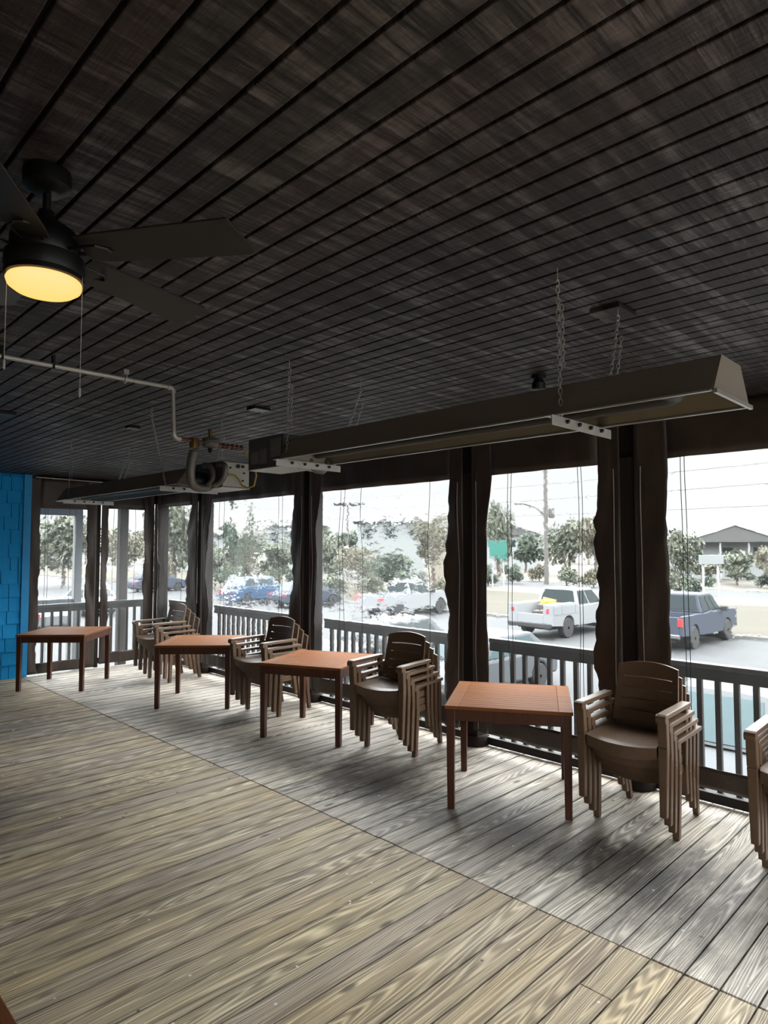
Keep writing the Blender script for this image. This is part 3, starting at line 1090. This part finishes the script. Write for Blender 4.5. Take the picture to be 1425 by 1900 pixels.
# ------------------------------------------------------------------ gas pipe and regulator
gp = empty('gas_pipe', (1.0, 3.78, CEIL), 0, 'grey iron gas pipe running under the ceiling and dropping to the heaters', 'pipe')
def rel(p): return (p[0] - 1.0, p[1] - 3.78, p[2] - CEIL)
mb = MB()
mb.tube([rel((-1.6, 3.79, 2.845)), rel((1.90, 3.79, 2.845))], .0135, 12)
mb.build('horizontal_run', M['galv'], gp, smooth=True)
mb = MB()
mb.tube([rel((1.925, 3.79, 2.82)), rel((1.935, 3.79, 2.555))], .0125, 12)
mb.build('drop', M['galv'], gp, smooth=True)
mb = MB()
mb.tube([rel((1.89, 3.79, 2.845)), rel((1.912, 3.79, 2.843)), rel((1.925, 3.79, 2.832)), rel((1.926, 3.79, 2.815))], .018, 12)
mb.build('elbow', M['galv'], gp, smooth=True)
mb = MB()
mb.tube([rel((1.935, 3.79, 2.565)), rel((1.938, 3.79, 2.545)), rel((1.95, 3.79, 2.532)), rel((1.98, 3.79, 2.53))], .018, 12)
mb.build('elbow', M['galv'], gp, smooth=True)
mb = MB()
mb.tube([rel((1.97, 3.79, 2.53)), rel((2.42, 3.79, 2.515))], .0115, 12)
for k in range(5):
    xx = 2.28 + k * .035
    mb.tube([rel((xx, 3.79, 2.519)), rel((xx + .012, 3.79, 2.519))], .018, 10)
mb.build('branch', M['rust'], gp, smooth=True)
for xx in (.97, 1.22):
    mb = MB()
    mb.box(xx - .006 - 1.0, xx + .006 - 1.0, -.006, .026, -.074, -.001)
    mb.build('strap', M['black'], gp)
mb = MB()
mb.tube([rel((1.62 + .0 * k, 3.79 + .024 * math.cos(math.pi * 2 * k / 12), 2.845 + .024 * math.sin(math.pi * 2 * k / 12))) for k in range(12)], .006, 6, closed=True)
mb.box(1.605 - 1.0, 1.635 - 1.0, -.01, .03, -.03, -.001)
mb.build('pipe_clamp', M['galv'], gp)
rg = empty('gas_regulator', (2.19, 3.79, 2.53), 0, 'grey round gas regulator with a brass cap among the heater pipes', 'regulator')
mb = MB()
mb.lathe([(.02, -.035), (.045, -.030), (.055, -.012), (.055, -.004), (.062, -.002), (.062, .006), (.055, .008), (.05, .025), (.028, .034)], n=24)
mb.build('body', M['hosegrey'], rg, smooth=True)
mb = MB(); mb.lathe([(.014, .0345), (.014, .085), (.010, .09)], n=16); mb.build('brass_cap', M['brass'], rg, smooth=True)
mb = MB(); mb.lathe([(.008, -.036), (.014, -.04), (.014, -.06), (.006, -.07)], n=12); mb.build('vent', M['black'], rg, smooth=True)
mb = MB(); mb.lathe([(.028, -.035), (.03, .0), (.026, .03)], (-.115, 0, -.015), 16); mb.build('brass_tee', M['brass'], rg, smooth=True)

# ------------------------------------------------------------------ small things on the ceiling
sc = empty('ceiling_device', (3.47, 2.13, CEIL), 0, 'small dark round device on the ceiling above the closer heater', 'device')
mb = MB(); mb.lathe([(.045, -.001), (.045, -.02), (.03, -.03)], n=20); mb.build('base', M['black'], sc, smooth=True)  # dark device taken for a security camera, not a lamp
mb = MB(); mb.lathe([(.028, -.028), (.042, -.05), (.038, -.085), (.02, -.092)], n=20); mb.build('head', M['black'], sc, smooth=True)
for (x, y, s, lab) in ((2.74, 1.30, .085, 'square wooden mounting plate on the ceiling by the right chain'),
                       (2.79, 4.13, .07, 'small dark plate on the ceiling above the heater boxes'),
                       (1.47, 5.68, .08, 'small dark plate on the ceiling near the left edge'),
                       (2.45, 5.55, .05, 'small dark plate on the ceiling above the farther heater')):
    mb = MB(); mb.box(x - s, x + s, y - s * .8, y + s * .8, CEIL - .02, CEIL - .0005)
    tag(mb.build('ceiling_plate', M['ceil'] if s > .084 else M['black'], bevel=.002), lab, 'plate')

# ------------------------------------------------------------------ outside
M.update(
    asphalt=mat_ground('asphalt', (0.0199, 0.0214, 0.0235), (0.0269, 0.0285, 0.0300), .5),
    sand=mat_ground('sandy_verge', (0.0441, 0.0385, 0.0298), (0.0511, 0.0456, 0.0370), .25),
    lawn=mat_ground('dry_lawn', (0.0156, 0.0134, 0.0040), (0.0234, 0.0174, 0.0072), .4),
    kerb=plain('concrete_kerb', (0.0831, 0.0819, 0.0780), .8),
    white=plain('white_car_paint', (0.1470, 0.1555, 0.1640), .3, 0, .5, .05, coat=.5),
    darkblue=plain('dark_blue_car_paint', (0.0198, 0.0260, 0.0395), .6, 0, .3, .1),
    midblue=plain('blue_car_paint', (0.0294, 0.0588, 0.1057), .28, .2, .5, .1, coat=.6),
    silver=plain('silver_car_paint', (0.1050, 0.1135, 0.1220), .28, .4, .5, .1, coat=.6),
    carglass=plain('car_glass', (.012, .018, .020), .35, 0, .15),
    tealglass=plain('windshield_glass', (.022, .038, .042), .5, 0, .1),
    nearpaint=plain('pale_car_paint', (.052, .056, .060), .6, 0, .1, .1),
    tyre=plain('tyre_rubber', (0.008, 0.008, 0.009), .8),
    rim=plain('alloy_rim', (0.189, 0.193, 0.202), .3, .8),
    red=plain('red_tail_lamp', (0.260, 0.021, 0.025), .3),
    orange=plain('orange_tool_paint', (0.315, 0.202, 0.034), .5),
    junk=plain('dark_truck_load', (0.042, 0.036, 0.034), .7, 0, .4, .5),
    bark=plain('tree_bark', (0.059, 0.046, 0.038), .9, 0, .3, .3),
    leafA=mat_foliage('hazed_green_leaves', (0.0412, 0.0519, 0.0345), (0.0952, 0.0994, 0.0751)),  # leaf tones lifted and greyed to paint in the haze
    leafB=mat_foliage('dry_green_leaves', (0.0623, 0.0624, 0.0405), (0.1331, 0.1221, 0.0951)),
    leafC=mat_foliage('dark_green_leaves', (0.0253, 0.0390, 0.0291), (0.0664, 0.0821, 0.0583)),
    pole=plain('weathered_utility_pole', (0.0630, 0.0590, 0.0545), .8),
    wire=plain('wire', (0.050, 0.050, 0.055), .7),
    housewall=plain('pale_house_siding', (0.1527, 0.1638, 0.1638), .7, 0, .4, .08),
    houseroof=plain('grey_shingle_roof', (0.0542, 0.0558, 0.0558), .8, 0, .3, .2, 2),
    trimwhite=plain('white_house_trim', (0.1804, 0.1848, 0.1848), .6),
    greensign=plain('green_sign', (0.0085, 0.0880, 0.0715), .5),
    signface=plain('pale_sign_face', (0.1300, 0.1430, 0.1470), .5),
    tanwall=plain('tan_stucco', (0.1502, 0.1365, 0.1092), .8),
)
def ground(name, x0, x1, y0, y1, z, m):
    mb = MB(); mb.box(x0, x1, y0, y1, z - .3, z)
    return struct(mb.build(name, M[m]))
ground('parking_lot', -5, 29.3, -10, 140, GZ, 'asphalt')
ground('kerb', 29.301, 29.6, -10, 140, GZ + .14, 'kerb')
ground('lawn_strip', 29.601, 45, -10, 140, GZ + .12, 'lawn')
ground('sandy_verge', 45.001, 51, -10, 140, GZ + .11, 'sand')
ground('road', 51.001, 60, -10, 200, GZ + .08, 'asphalt')
ground('far_lawn', 60.001, 220, -10, 240, GZ + .10, 'sand')
ground('far_lot', -60, 29.3, 140.001, 240, GZ, 'asphalt')

def wheel(parent, x, y, r=.40, w=.26):
    mb = MB()
    s = 1 if y > 0 else -1
    mb.lathe([(r * .62, -w / 2), (r * .94, -w / 2), (r, -w / 2 + .03), (r, w / 2 - .03), (r * .94, w / 2), (r * .62, w / 2)], (x, y, r), 24, axis='y')
    t = mb.build('wheel', M['tyre'], parent, smooth=True)
    mb = MB()
    mb.lathe([(r * .60, -.02), (r * .58, .02), (r * .2, .0), (r * .15, .03), (.01, .03)] if s > 0 else [(.01, -.03), (r * .15, -.03), (r * .2, .0), (r * .58, -.02), (r * .60, .02)], (x, y + s * (w / 2 - .03), r), 20, axis='y')
    mb.build('rim', M['rim'], t, smooth=True)

def side_profile(L, zt_pts, arches, zbot=.42, ar=.46):
    """closed side outline with wheel arches"""
    pts = [(0.0, zbot + .1)]
    low = []
    for xc in arches:
        low.append((xc - ar, zbot))
        for k in range(1, 8):
            a = math.pi * (1 - k / 8)
            low.append((xc + ar * math.cos(a), zbot + .02 + (ar - .02) * math.sin(a)))
        low.append((xc + ar, zbot))
    pts += [(0.05, zbot)] + low + [(L - .05, zbot), (L, zbot + .12)]
    return pts + zt_pts[::-1]

def greenhouse(r, body_mat, glass, xb0, xb1, xt0, xt1, wb, wt, z0, z1, pillars):
    mb = MB()
    mb.hexa([(xb0, -wb, z0), (xb1, -wb, z0), (xb1, wb, z0), (xb0, wb, z0)], [(xt0, -wt, z1), (xt1, -wt, z1), (xt1, wt, z1), (xt0, wt, z1)])
    cabin = mb.build('cabin', body_mat, r, bevel=.05)
    def P(fx, fz, s):   # point on the side face
        xa = xb0 + (xt0 - xb0) * fz; xb = xb1 + (xt1 - xb1) * fz
        w = wb + (wt - wb) * fz
        return (xa + (xb - xa) * fx, s * (w + .006), z0 + (z1 - z0) * fz)
    def Q(fy, fz, front):
        xx = (xb1 + (xt1 - xb1) * fz + .006) if front else (xb0 + (xt0 - xb0) * fz - .006)
        w = wb + (wt - wb) * fz
        return (xx, w * fy, z0 + (z1 - z0) * fz)
    def pane(c, nrm, m=glass):
        mb = MB()
        n = Vector(nrm) * .012
        mb.hexa(c, [tuple(Vector(p) + n) for p in c])
        mb.build('window', m, r)
    for s in (-1, 1):
        for f0, f1 in pillars:
            pane([P(f0, .10, s), P(f1, .10, s), P(min(f1, .97), .86, s), P(max(f0, .03), .86, s)], (0, s, 0))
    pane([Q(-.88, .08, True), Q(.88, .08, True), Q(.86, .90, True), Q(-.86, .90, True)], (1, 0, .3))
    pane([Q(-.86, .14, False), Q(.86, .14, False), Q(.84, .88, False), Q(-.84, .88, False)], (-1, 0, .1))

def pickup(x, y, label, paint, util=False, s=1.0):
    r = empty('pickup_truck', (x, y, GZ), 0, label, 'truck')
    r.scale = (s, s, s)
    L = 5.8
    pm = M[paint]
    mb = MB()
    # cab and bonnet block
    zt = [(2.0, 1.20), (3.95, 1.24), (4.2, 1.26), (5.5, 1.16), (5.78, 1.0)]
    prof = [(2.0, .42), (4.22, .42)] + [(4.68 + .46 * math.cos(math.pi * (1 - k / 8)), .44 + .44 * math.sin(math.pi * k / 8)) for k in range(9)] + [(5.18, .42), (5.75, .46), (5.80, .6)] + zt[::-1]
    mb.prism(prof, 'y', -.98, .98)
    mb.build('body', pm, r, bevel=.03)
    mb = MB()
    zb = 1.34 if util else 1.22
    th = .42 if util else .10
    prof = [(0.0, .55), (.72, .50)] + [(1.2 + .46 * math.cos(math.pi * (1 - k / 8)), .46 + .44 * math.sin(math.pi * k / 8)) for k in range(9)] + [(1.68, .46), (1.985, .46), (1.985, zb), (0, zb)]
    for sg in (-1, 1):
        a, b = sorted((sg * 1.0, sg * (1.0 - th)))
        mb.prism(prof, 'y', a, b)
    mb.box(.02, 1.97, -(1.0 - th) + .001, (1.0 - th) - .001, .62, .74)
    mb.box(0, .06, -(1.0 - th) + .001, (1.0 - th) - .001, .56, .98 if util else 1.2)
    mb.build('cargo_bed', pm, r, bevel=.02)
    mb = MB(); mb.box(-.12, .0, -.95, .95, .46, .62); mb.build('bumper', M['rim'] if not util else M['tyre'], r, bevel=.03)
    mb = MB(); mb.box(.3, 5.4, -.75, .75, .36, .52); mb.build('underbody', M['tyre'], r)
    greenhouse(r, pm, M['carglass'], 2.05, 4.25, 2.18, 3.45, .93, .76, 1.2, 1.88, [(.05, .36), (.40, .66), (.69, .93)] if not util else [(.06, .42), (.48, .93)])
    for xx in (1.2, 4.68):
        for yy in (-.86, .86):
            wheel(r, xx, yy)
    for sg in (-1, 1):
        mb = MB()
        if util:
            mb.box(-.015, .0, sg * .80 - .06, sg * .80 + .06, 1.02, 1.2)
        else:
            a, b = sorted((sg * .84, sg * 1.006)); mb.box(-.012, .08, a, b, .88, 1.16)
        mb.build('tail_lamp', M['red'], r, bevel=.01)
        mb = MB(); a, b = sorted((sg * .96, sg * 1.2)); mb.box(3.85, 3.98, a, b, 1.2, 1.38); mb.build('mirror', M['tyre'] if not util else pm, r, bevel=.02)
    if util:
        mb = MB()
        q = random.Random(4)
        for k in range(9):
            x0 = .15 + q.random() * 1.4; y0 = -.5 + q.random() * .8
            mb.box(x0, x0 + .3, y0, y0 + .25, .74, .95 + q.random() * .35)
        mb.build('load', M['junk'], r, bevel=.03)
        mb = MB(); mb.box(1.3, 1.7, -.15, .35, 1.0, 1.42); mb.tube([(1.2, 0, 1.35), (1.5, .3, 1.5), (1.8, -.1, 1.38)], .03, 6)
        mb.build('yellow_tool', M['orange'], r, bevel=.02)
        for sg in (-1, 1):
            for (xa, xb) in ((.1, .62), (.70, 1.68), (1.72, 1.95)):
                mb = MB(); a, b = sorted((sg * 1.001, sg * 1.012)); mb.box(xa, xb, a, b, .95, 1.28)
                mb.build('compartment_door', pm, r, bevel=.004)
    return r

def car(x, y, label, paint, rz=0.0, Lh=1.0, glass='carglass', tall=1.0, kind='car'):
    r = empty('parked_car', (x, y, GZ), rz, label, 'car')
    pm = M[paint]
    L = 4.7 * Lh
    prof = side_profile(L, [(0.0, .78), (.12, .95), (1.0 * Lh, 1.0 * tall), (3.3 * Lh, .98 * tall), (4.4 * Lh, .80 * tall), (L, .62)], (.9 * Lh, 3.75 * Lh), .32, .38)
    mb = MB(); mb.prism(prof, 'y', -.90, .90); mb.build('body', pm, r, bevel=.06)
    mb = MB(); mb.box(.3, L - .3, -.7, .7, .2, .45); mb.build('underbody', M['tyre'], r)
    greenhouse(r, pm, M[glass], .35 * Lh, 3.6 * Lh, .95 * Lh, 2.75 * Lh, .86, .66, .96 * tall, 1.48 * tall, [(.12, .45), (.49, .88)])
    for xx in (.9 * Lh, 3.75 * Lh):
        for yy in (-.80, .80):
            wheel(r, xx, yy, .33, .22)
    for sg in (-1, 1):
        mb = MB(); mb.box(-.01, .06, sg * .7 - .13, sg * .7 + .13, .72, .90); mb.build('tail_lamp', M['red'], r, bevel=.01)
    return r

pickup(23.9, 10.05, 'dark pickup truck with red tail lamp parked outside the rightmost window', 'darkblue', s=1.04)
pickup(23.4, 14.9, 'white utility truck with side boxes parked outside the narrow bay', 'white', True, s=1.05)
pickup(24.0, 25.1, 'white pickup truck parked outside the rippled middle window', 'white')
car(23.0, 37.6, 'blue car parked beyond the second rippled window', 'midblue', 0, 1.08, tall=1.2)
car(24.0, 33.3, 'dark car half hidden beside the middle posts', 'darkblue', 0, 1.0)
car(23.5, 53.0, 'dark blue car beyond the last window bay', 'darkblue', 0, 1.0, tall=1.2)
car(13.2, 3.35, 'silver car with teal windshield close below the right railing', 'nearpaint', math.pi, 1.05, 'tealglass', 1.12)
car(16.3, 10.4, 'white car close below the railing of the narrow bay', 'nearpaint', math.pi, 1.0, 'tealglass')
car(17.0, 14.6, 'pale car roof showing just above the middle railing', 'nearpaint', math.pi, 1.0)
car(10.0, 30.0, 'silver car seen through the curtain beside the blue wall', 'silver', math.pi / 2, 1.0)
car(14.5, 36.0, 'white car beyond the curtain next to the back corner', 'white', math.pi / 2, 1.0)

# trees: trunk and a crown of many small leaves
LEAF = {}
def crown_mesh(key, seed, kind):
    q = random.Random(seed)
    bm = bmesh.new()
    blobs = []
    for k in range(11):
        a = q.uniform(0, 6.28)
        rr = q.uniform(0, .62)
        if kind == 'pine':
            h = q.uniform(.1, 1.0); rr *= (1.05 - h); blobs.append((rr * math.cos(a), rr * math.sin(a), h, q.uniform(.16, .30) * (1.15 - h)))
        else:
            h = q.uniform(.25, .82); blobs.append((rr * math.cos(a), rr * math.sin(a), h, q.uniform(.20, .34)))
    for (bx, by, bz, br) in blobs:
        n = 170
        for i in range(n):
            u = q.uniform(-1, 1); t = q.uniform(0, 6.283); s = math.sqrt(1 - u * u)
            rad = br * q.uniform(.55, 1.08)
            c = Vector((bx + rad * s * math.cos(t), by + rad * s * math.sin(t), bz + rad * u * .8))
            z_ = q.uniform(.035, .075)
            ax = Vector((q.uniform(-1, 1), q.uniform(-1, 1), q.uniform(-1, 1))).normalized()
            b1_ = ax.orthogonal().normalized() * z_
            b2_ = ax.cross(b1_).normalized() * z_ * q.uniform(.4, .9)
            vs = [bm.verts.new(c + d) for d in (b1_, b2_, -b1_, -b2_)]
            bm.faces.new(vs)
    me = bpy.data.meshes.new('foliage_' + key)
    bm.to_mesh(me); bm.free()
    return me
def tree(px, depth, ytop, wpx, mat, label, kind='round', cat='tree', name='tree', trunk=True):
    p = at(px, depth)
    top = hz(ytop, depth)
    w = wpx / F * depth / 2
    z0 = GZ + .1
    Hh = top - z0
    r = empty(name, (p.x, p.y, z0), R.uniform(0, 6), label, cat, 'distant tree row' if 'distant row' in label else 'trees and shrubs beyond the lot')
    key = mat + kind
    if key not in LEAF:
        LEAF[key] = crown_mesh(key, len(LEAF) + 5, kind)
        LEAF[key].materials.append(M[mat])
    o = bpy.data.objects.new('foliage', LEAF[key])
    C.objects.link(o); o.parent = r
    base = Hh * (.28 if trunk and kind == 'round' else .0)
    o.location = (0, 0, base * .6)
    o.scale = (w * 1.15, w * 1.15, (Hh - base * .6) * .98)
    mb = MB()
    k = max(.05, Hh * .022)
    mb.tube([(0, 0, -.15), (k * .5, 0, Hh * .3), (0, k, Hh * .72)], [k * 1.3, k, k * .5], 8)
    b_ = mb.build('trunk' if trunk else 'stem', M['bark'], r, smooth=True)
    return r
TR = [
 (1262, 62, 985, 90, 'leafA', 'pale leafy tree left of the gabled house', 'round'),
 (1365, 64, 1022, 95, 'leafA', 'bare-stemmed tree in front of the gabled house', 'round'),
 (1435, 58, 1010, 80, 'leafB', 'tree at the far right edge in front of the house', 'round'),
 (1300, 70, 1040, 100, 'leafB', 'low tree behind the pale sign', 'round'),
 (925, 80, 935, 70, 'leafA', 'tall pale tree behind the green sign', 'round'),
 (975, 95, 985, 90, 'leafC', 'dark tree behind the utility pole', 'round'),
 (1055, 85, 965, 95, 'leafA', 'broad tree right of the utility pole', 'round'),
 (1105, 78, 950, 80, 'leafB', 'tree at the right side of the narrow bay view', 'round'),
 (610, 60, 985, 90, 'leafA', 'tree at the left side of the middle window view', 'round'),
 (665, 55, 1010, 100, 'leafB', 'yellowish tree left of centre in the middle window', 'round'),
 (730, 52, 1020, 110, 'leafC', 'dark tree behind the white pickup', 'round'),
 (805, 62, 955, 90, 'leafB', 'tall yellowish tree at the right of the middle window', 'round'),
 (430, 75, 915, 70, 'leafC', 'narrow conifer at the left of the second rippled window', 'pine'),
 (465, 80, 925, 50, 'leafA', 'paler conifer beside the narrow one', 'pine'),
 (520, 62, 1005, 110, 'leafA', 'low tree right of the conifers', 'round'),
 (400, 60, 1010, 90, 'leafA', 'low tree left of the conifers', 'round'),
 (325, 60, 925, 110, 'leafA', 'large tree filling the last window bay', 'round'),
 (296, 45, 1015, 60, 'leafB', 'small tree low in the last window bay', 'round'),
 (120, 62, 950, 130, 'leafA', 'tree behind the curtain beside the blue wall', 'round'),
 (235, 75, 985, 90, 'leafB', 'tree behind the curtain next to the back corner', 'round'),
]
for a in TR:
    tree(*a)
FAR = [(40, 985), (95, 978), (160, 990), (215, 980), (280, 975), (350, 985), (410, 978), (470, 992), (530, 984), (590, 990), (640, 982), (700, 990), (770, 980), (840, 985), (900, 990), (960, 982), (1030, 988), (1090, 980), (1150, 988), (1210, 984), (1270, 990), (1330, 986), (1400, 988)]
for k, (px, yt) in enumerate(FAR):
    tree(px, 132 + (k * 37) % 23, yt, 95, ['leafA', 'leafC', 'leafB'][k % 3], 'hazy tree in the distant row along the horizon outside')
SH = [(1240, 52, 1050, 60), (1290, 50, 1065, 60), (1410, 60, 1060, 60), (905, 62, 1048, 50), (950, 66, 1045, 50), (1000, 70, 1042, 46), (1050, 62, 1048, 60), (1100, 60, 1046, 50),
      (620, 46, 1062, 70), (690, 48, 1056, 60), (760, 45, 1060, 70), (820, 44, 1066, 50), (500, 50, 1050, 60), (560, 50, 1052, 60), (430, 50, 1052, 60)]
SHL = ['shrub at the left edge of the right window view', 'shrub left of the pale sign post', 'shrub under the gabled house', 'shrub below the green sign', 'shrub between green sign and utility pole',
       'shrub at the foot of the utility pole', 'shrub right of the utility pole', 'shrub at the right side of the narrow bay', 'shrub at the left side of the middle window', 'shrub just left of the white pickup cab',
       'shrub just behind the white pickup cab', 'shrub at the right side of the middle window', 'shrub in the middle of the second rippled window', 'shrub behind the middle dark posts', 'shrub behind the blue car']
for (px, d, yt, w), lab in zip(SH, SHL):
    tree(px, d, yt, w, R.choice(['leafA', 'leafB', 'leafC']), lab, 'bush', 'shrub', 'shrub', False)

def house(px, depth, wpx, yeave, yapex, label, gable=True, rz=None, posts=0, wall='housewall'):
    p = at(px, depth)
    w = wpx / F * depth
    r = empty('house', (p.x, p.y, GZ + .1), -math.pi / 4 if rz is None else rz, label, 'building')
    # local x runs across the view, local y away from the camera
    he, ha = hz(yeave, depth) - GZ - .1, hz(yapex, depth) - GZ - .1
    D = 9.0
    mb = MB(); mb.box(-w / 2 + .3, w / 2 - .3, 1.5 if posts else .2, D, -.1, he); mb.build('walls', M[wall], r)
    mb = MB()
    if gable:
        mb.prism([(-w / 2 - .4, he - .15), (0, ha), (w / 2 + .4, he - .15), (w / 2 + .2, he - .35), (-w / 2 - .2, he - .35)], 'y', -.2, D + .4)
    else:
        a, b = w / 2 + .5, -.5
        bot = [(-a, b, he), (a, b, he), (a, D + .5, he), (-a, D + .5, he)]
        top_ = [(-a * .45, D * .5, ha), (a * .45, D * .5, ha), (a * .45, D * .5 + .1, ha), (-a * .45, D * .5 + .1, ha)]
        mb.hexa(bot, top_)
    mb.build('roof', M['houseroof'], r)
    if gable:
        mb = MB(); mb.prism([(-w / 2 - .42, he - .12), (0, ha + .06), (w / 2 + .42, he - .12), (w / 2 + .42, he - .32), (0, ha - .2), (-w / 2 - .42, he - .32)], 'y', -.3, -.21)
        mb.build('gable_trim', M['trimwhite'], r)
    for k in range(posts):
        mb = MB(); xx = -w / 2 + .5 + k * (w - 1) / (posts - 1); mb.box(xx - .09, xx + .09, 0, .18, -.1, he - .36); mb.build('porch_post', M['trimwhite'], r)
    for k in range(3):
        xx = -w / 2 + (k + .5) * w / 3
        mb = MB(); mb.box(xx - .6, xx + .6, (1.5 if posts else .2) - .06, (1.5 if posts else .2) - .005, he - 2.2, he - 1.0)
        f = mb.build('window', M['carglass'], r)
    return r
house(1362, 74, 175, 1000, 972, 'pale gabled house with porch posts beyond the right window', True, posts=4)
house(725, 88, 130, 968, 945, 'long pale building with a hipped roof beyond the middle window', False)
house(950, 110, 110, 990, 972, 'low grey house far behind the green sign', True)
house(545, 95, 110, 975, 945, 'grey building between the two rippled windows', False)
house(345, 100, 120, 990, 965, 'pale house behind the last window bay', True)
house(830, 70, 70, 985, 970, 'tan building at the right of the middle window', False, wall='tanwall')

def pole(px, depth, ytop, label, r0=.15, arm=None, heads=None):
    p = at(px, depth)
    top = hz(ytop, depth)
    r = empty('utility_pole' if arm else 'lamp_post', (p.x, p.y, GZ + .05), -math.pi / 4, label, 'pole')
    h = top - GZ - .05
    mb = MB(); mb.tube([(0, 0, -.1), (0, 0, h)], [r0 * 1.15, r0 * .8], 10); mb.build('shaft', M['pole'], r, smooth=True)
    if arm:
        za = hz(arm[1], depth) - GZ - .05
        xa = (arm[0] - px) / F * depth
        zb = hz(arm[2], depth) - GZ - .05
        mb = MB(); mb.tube([(0, 0, zb), (xa * .5, 0, (za + zb) / 2 + .3), (xa * .95, 0, za)], .07, 8); mb.build('arm', M['pole'], r, smooth=True)
        mb = MB(); mb.box(xa - .7, xa + .1, -.2, .2, za - .1, za + .12); mb.build('lamp_head', M['rim'], r, bevel=.04)
        mb = MB(); mb.lathe([(.28, 0), (.3, .05), (.3, .9), (.2, 1.0)], (.55, -.1, zb - .2), 14); mb.build('transformer', M['pole'], r, smooth=True)
    if heads:
        for s in (-1, 1):
            mb = MB(); a, b = sorted((s * .15, s * 1.3)); mb.box(a, b, -.25, .25, h - .1, h + .12); mb.build('lamp_head', M['tyre'], r, bevel=.04)
    return r, top
pole(1013, 65, 780, 'tall utility pole with a street lamp arm beyond the narrow bay', .2, (968, 934, 957))
pole(645, 62, 936, 'double-headed parking lamp post beyond the middle window', .09, None, True)
# overhead wires between distant poles
for k, (ya, yb) in enumerate(((905, 868), (928, 893), (944, 915), (958, 940))):
    a = at(480, 120, hz(ya, 120)); b = at(1500, 46, hz(yb - 60 + k * 18, 46))
    pts = [a.lerp(b, i / 24) - Vector((0, 0, .8 * math.sin(math.pi * i / 24))) for i in range(25)]
    mb = MB(); mb.tube(pts, .022, 5)
    tag(mb.build('power_line', M['wire']), ['highest', 'second highest', 'third highest', 'lowest'][k] + ' overhead power line crossing the sky outside', 'wire', 'overhead power lines')
def sign(px, depth, wpx, ytop, ybot, label, mat):
    p = at(px, depth)
    w = wpx / F * depth
    z1, z0 = hz(ytop, depth) - GZ, hz(ybot, depth) - GZ
    r = empty('road_sign', (p.x, p.y, GZ), -math.pi / 4, label, 'sign')
    mb = MB(); mb.box(-w / 2, w / 2, -.05, .05, z0, z1); mb.build('panel', M[mat], r, bevel=.02)
    for s in (-.3, .3):
        mb = MB(); mb.box(s * w - .06, s * w + .06, .06, .18, -.05, z1 - .1); mb.build('support', M['trimwhite'], r)
sign(924, 58, 34, 1003, 1036, 'teal green sign beyond the narrow bay', 'greensign')
sign(1318, 45, 46, 1030, 1047, 'pale blank sign on white posts in front of the gabled house', 'signface')

# timber frame and brace of the entrance landing behind the back curtains
lf = empty('landing_frame', (3.6, 12.0, GZ), 0, 'pale timber frame standing outside the curtain beside the blue wall', 'timber frame')
for xx in (-.25, .75):
    mb = MB(); mb.box(xx - .06, xx + .06, -.06, .06, .0, 4.3); mb.build('upright', M['trimwhite'], lf)
mb = MB(); mb.box(-.31, .81, -.05, .05, 4.301, 4.45); mb.build('lintel', M['trimwhite'], lf)
mb = MB(); mb.box(-.18, .68, -.03, .03, 2.75, 2.85); mb.build('handrail', M['trimwhite'], lf)
mb = MB(); mb.box(4.64, 4.78, 10.9, 11.04, GZ, CEIL - .005)
tag(mb.build('post', M['pole'], bevel=.01), 'grey outdoor post seen through the back corner curtain', 'post')
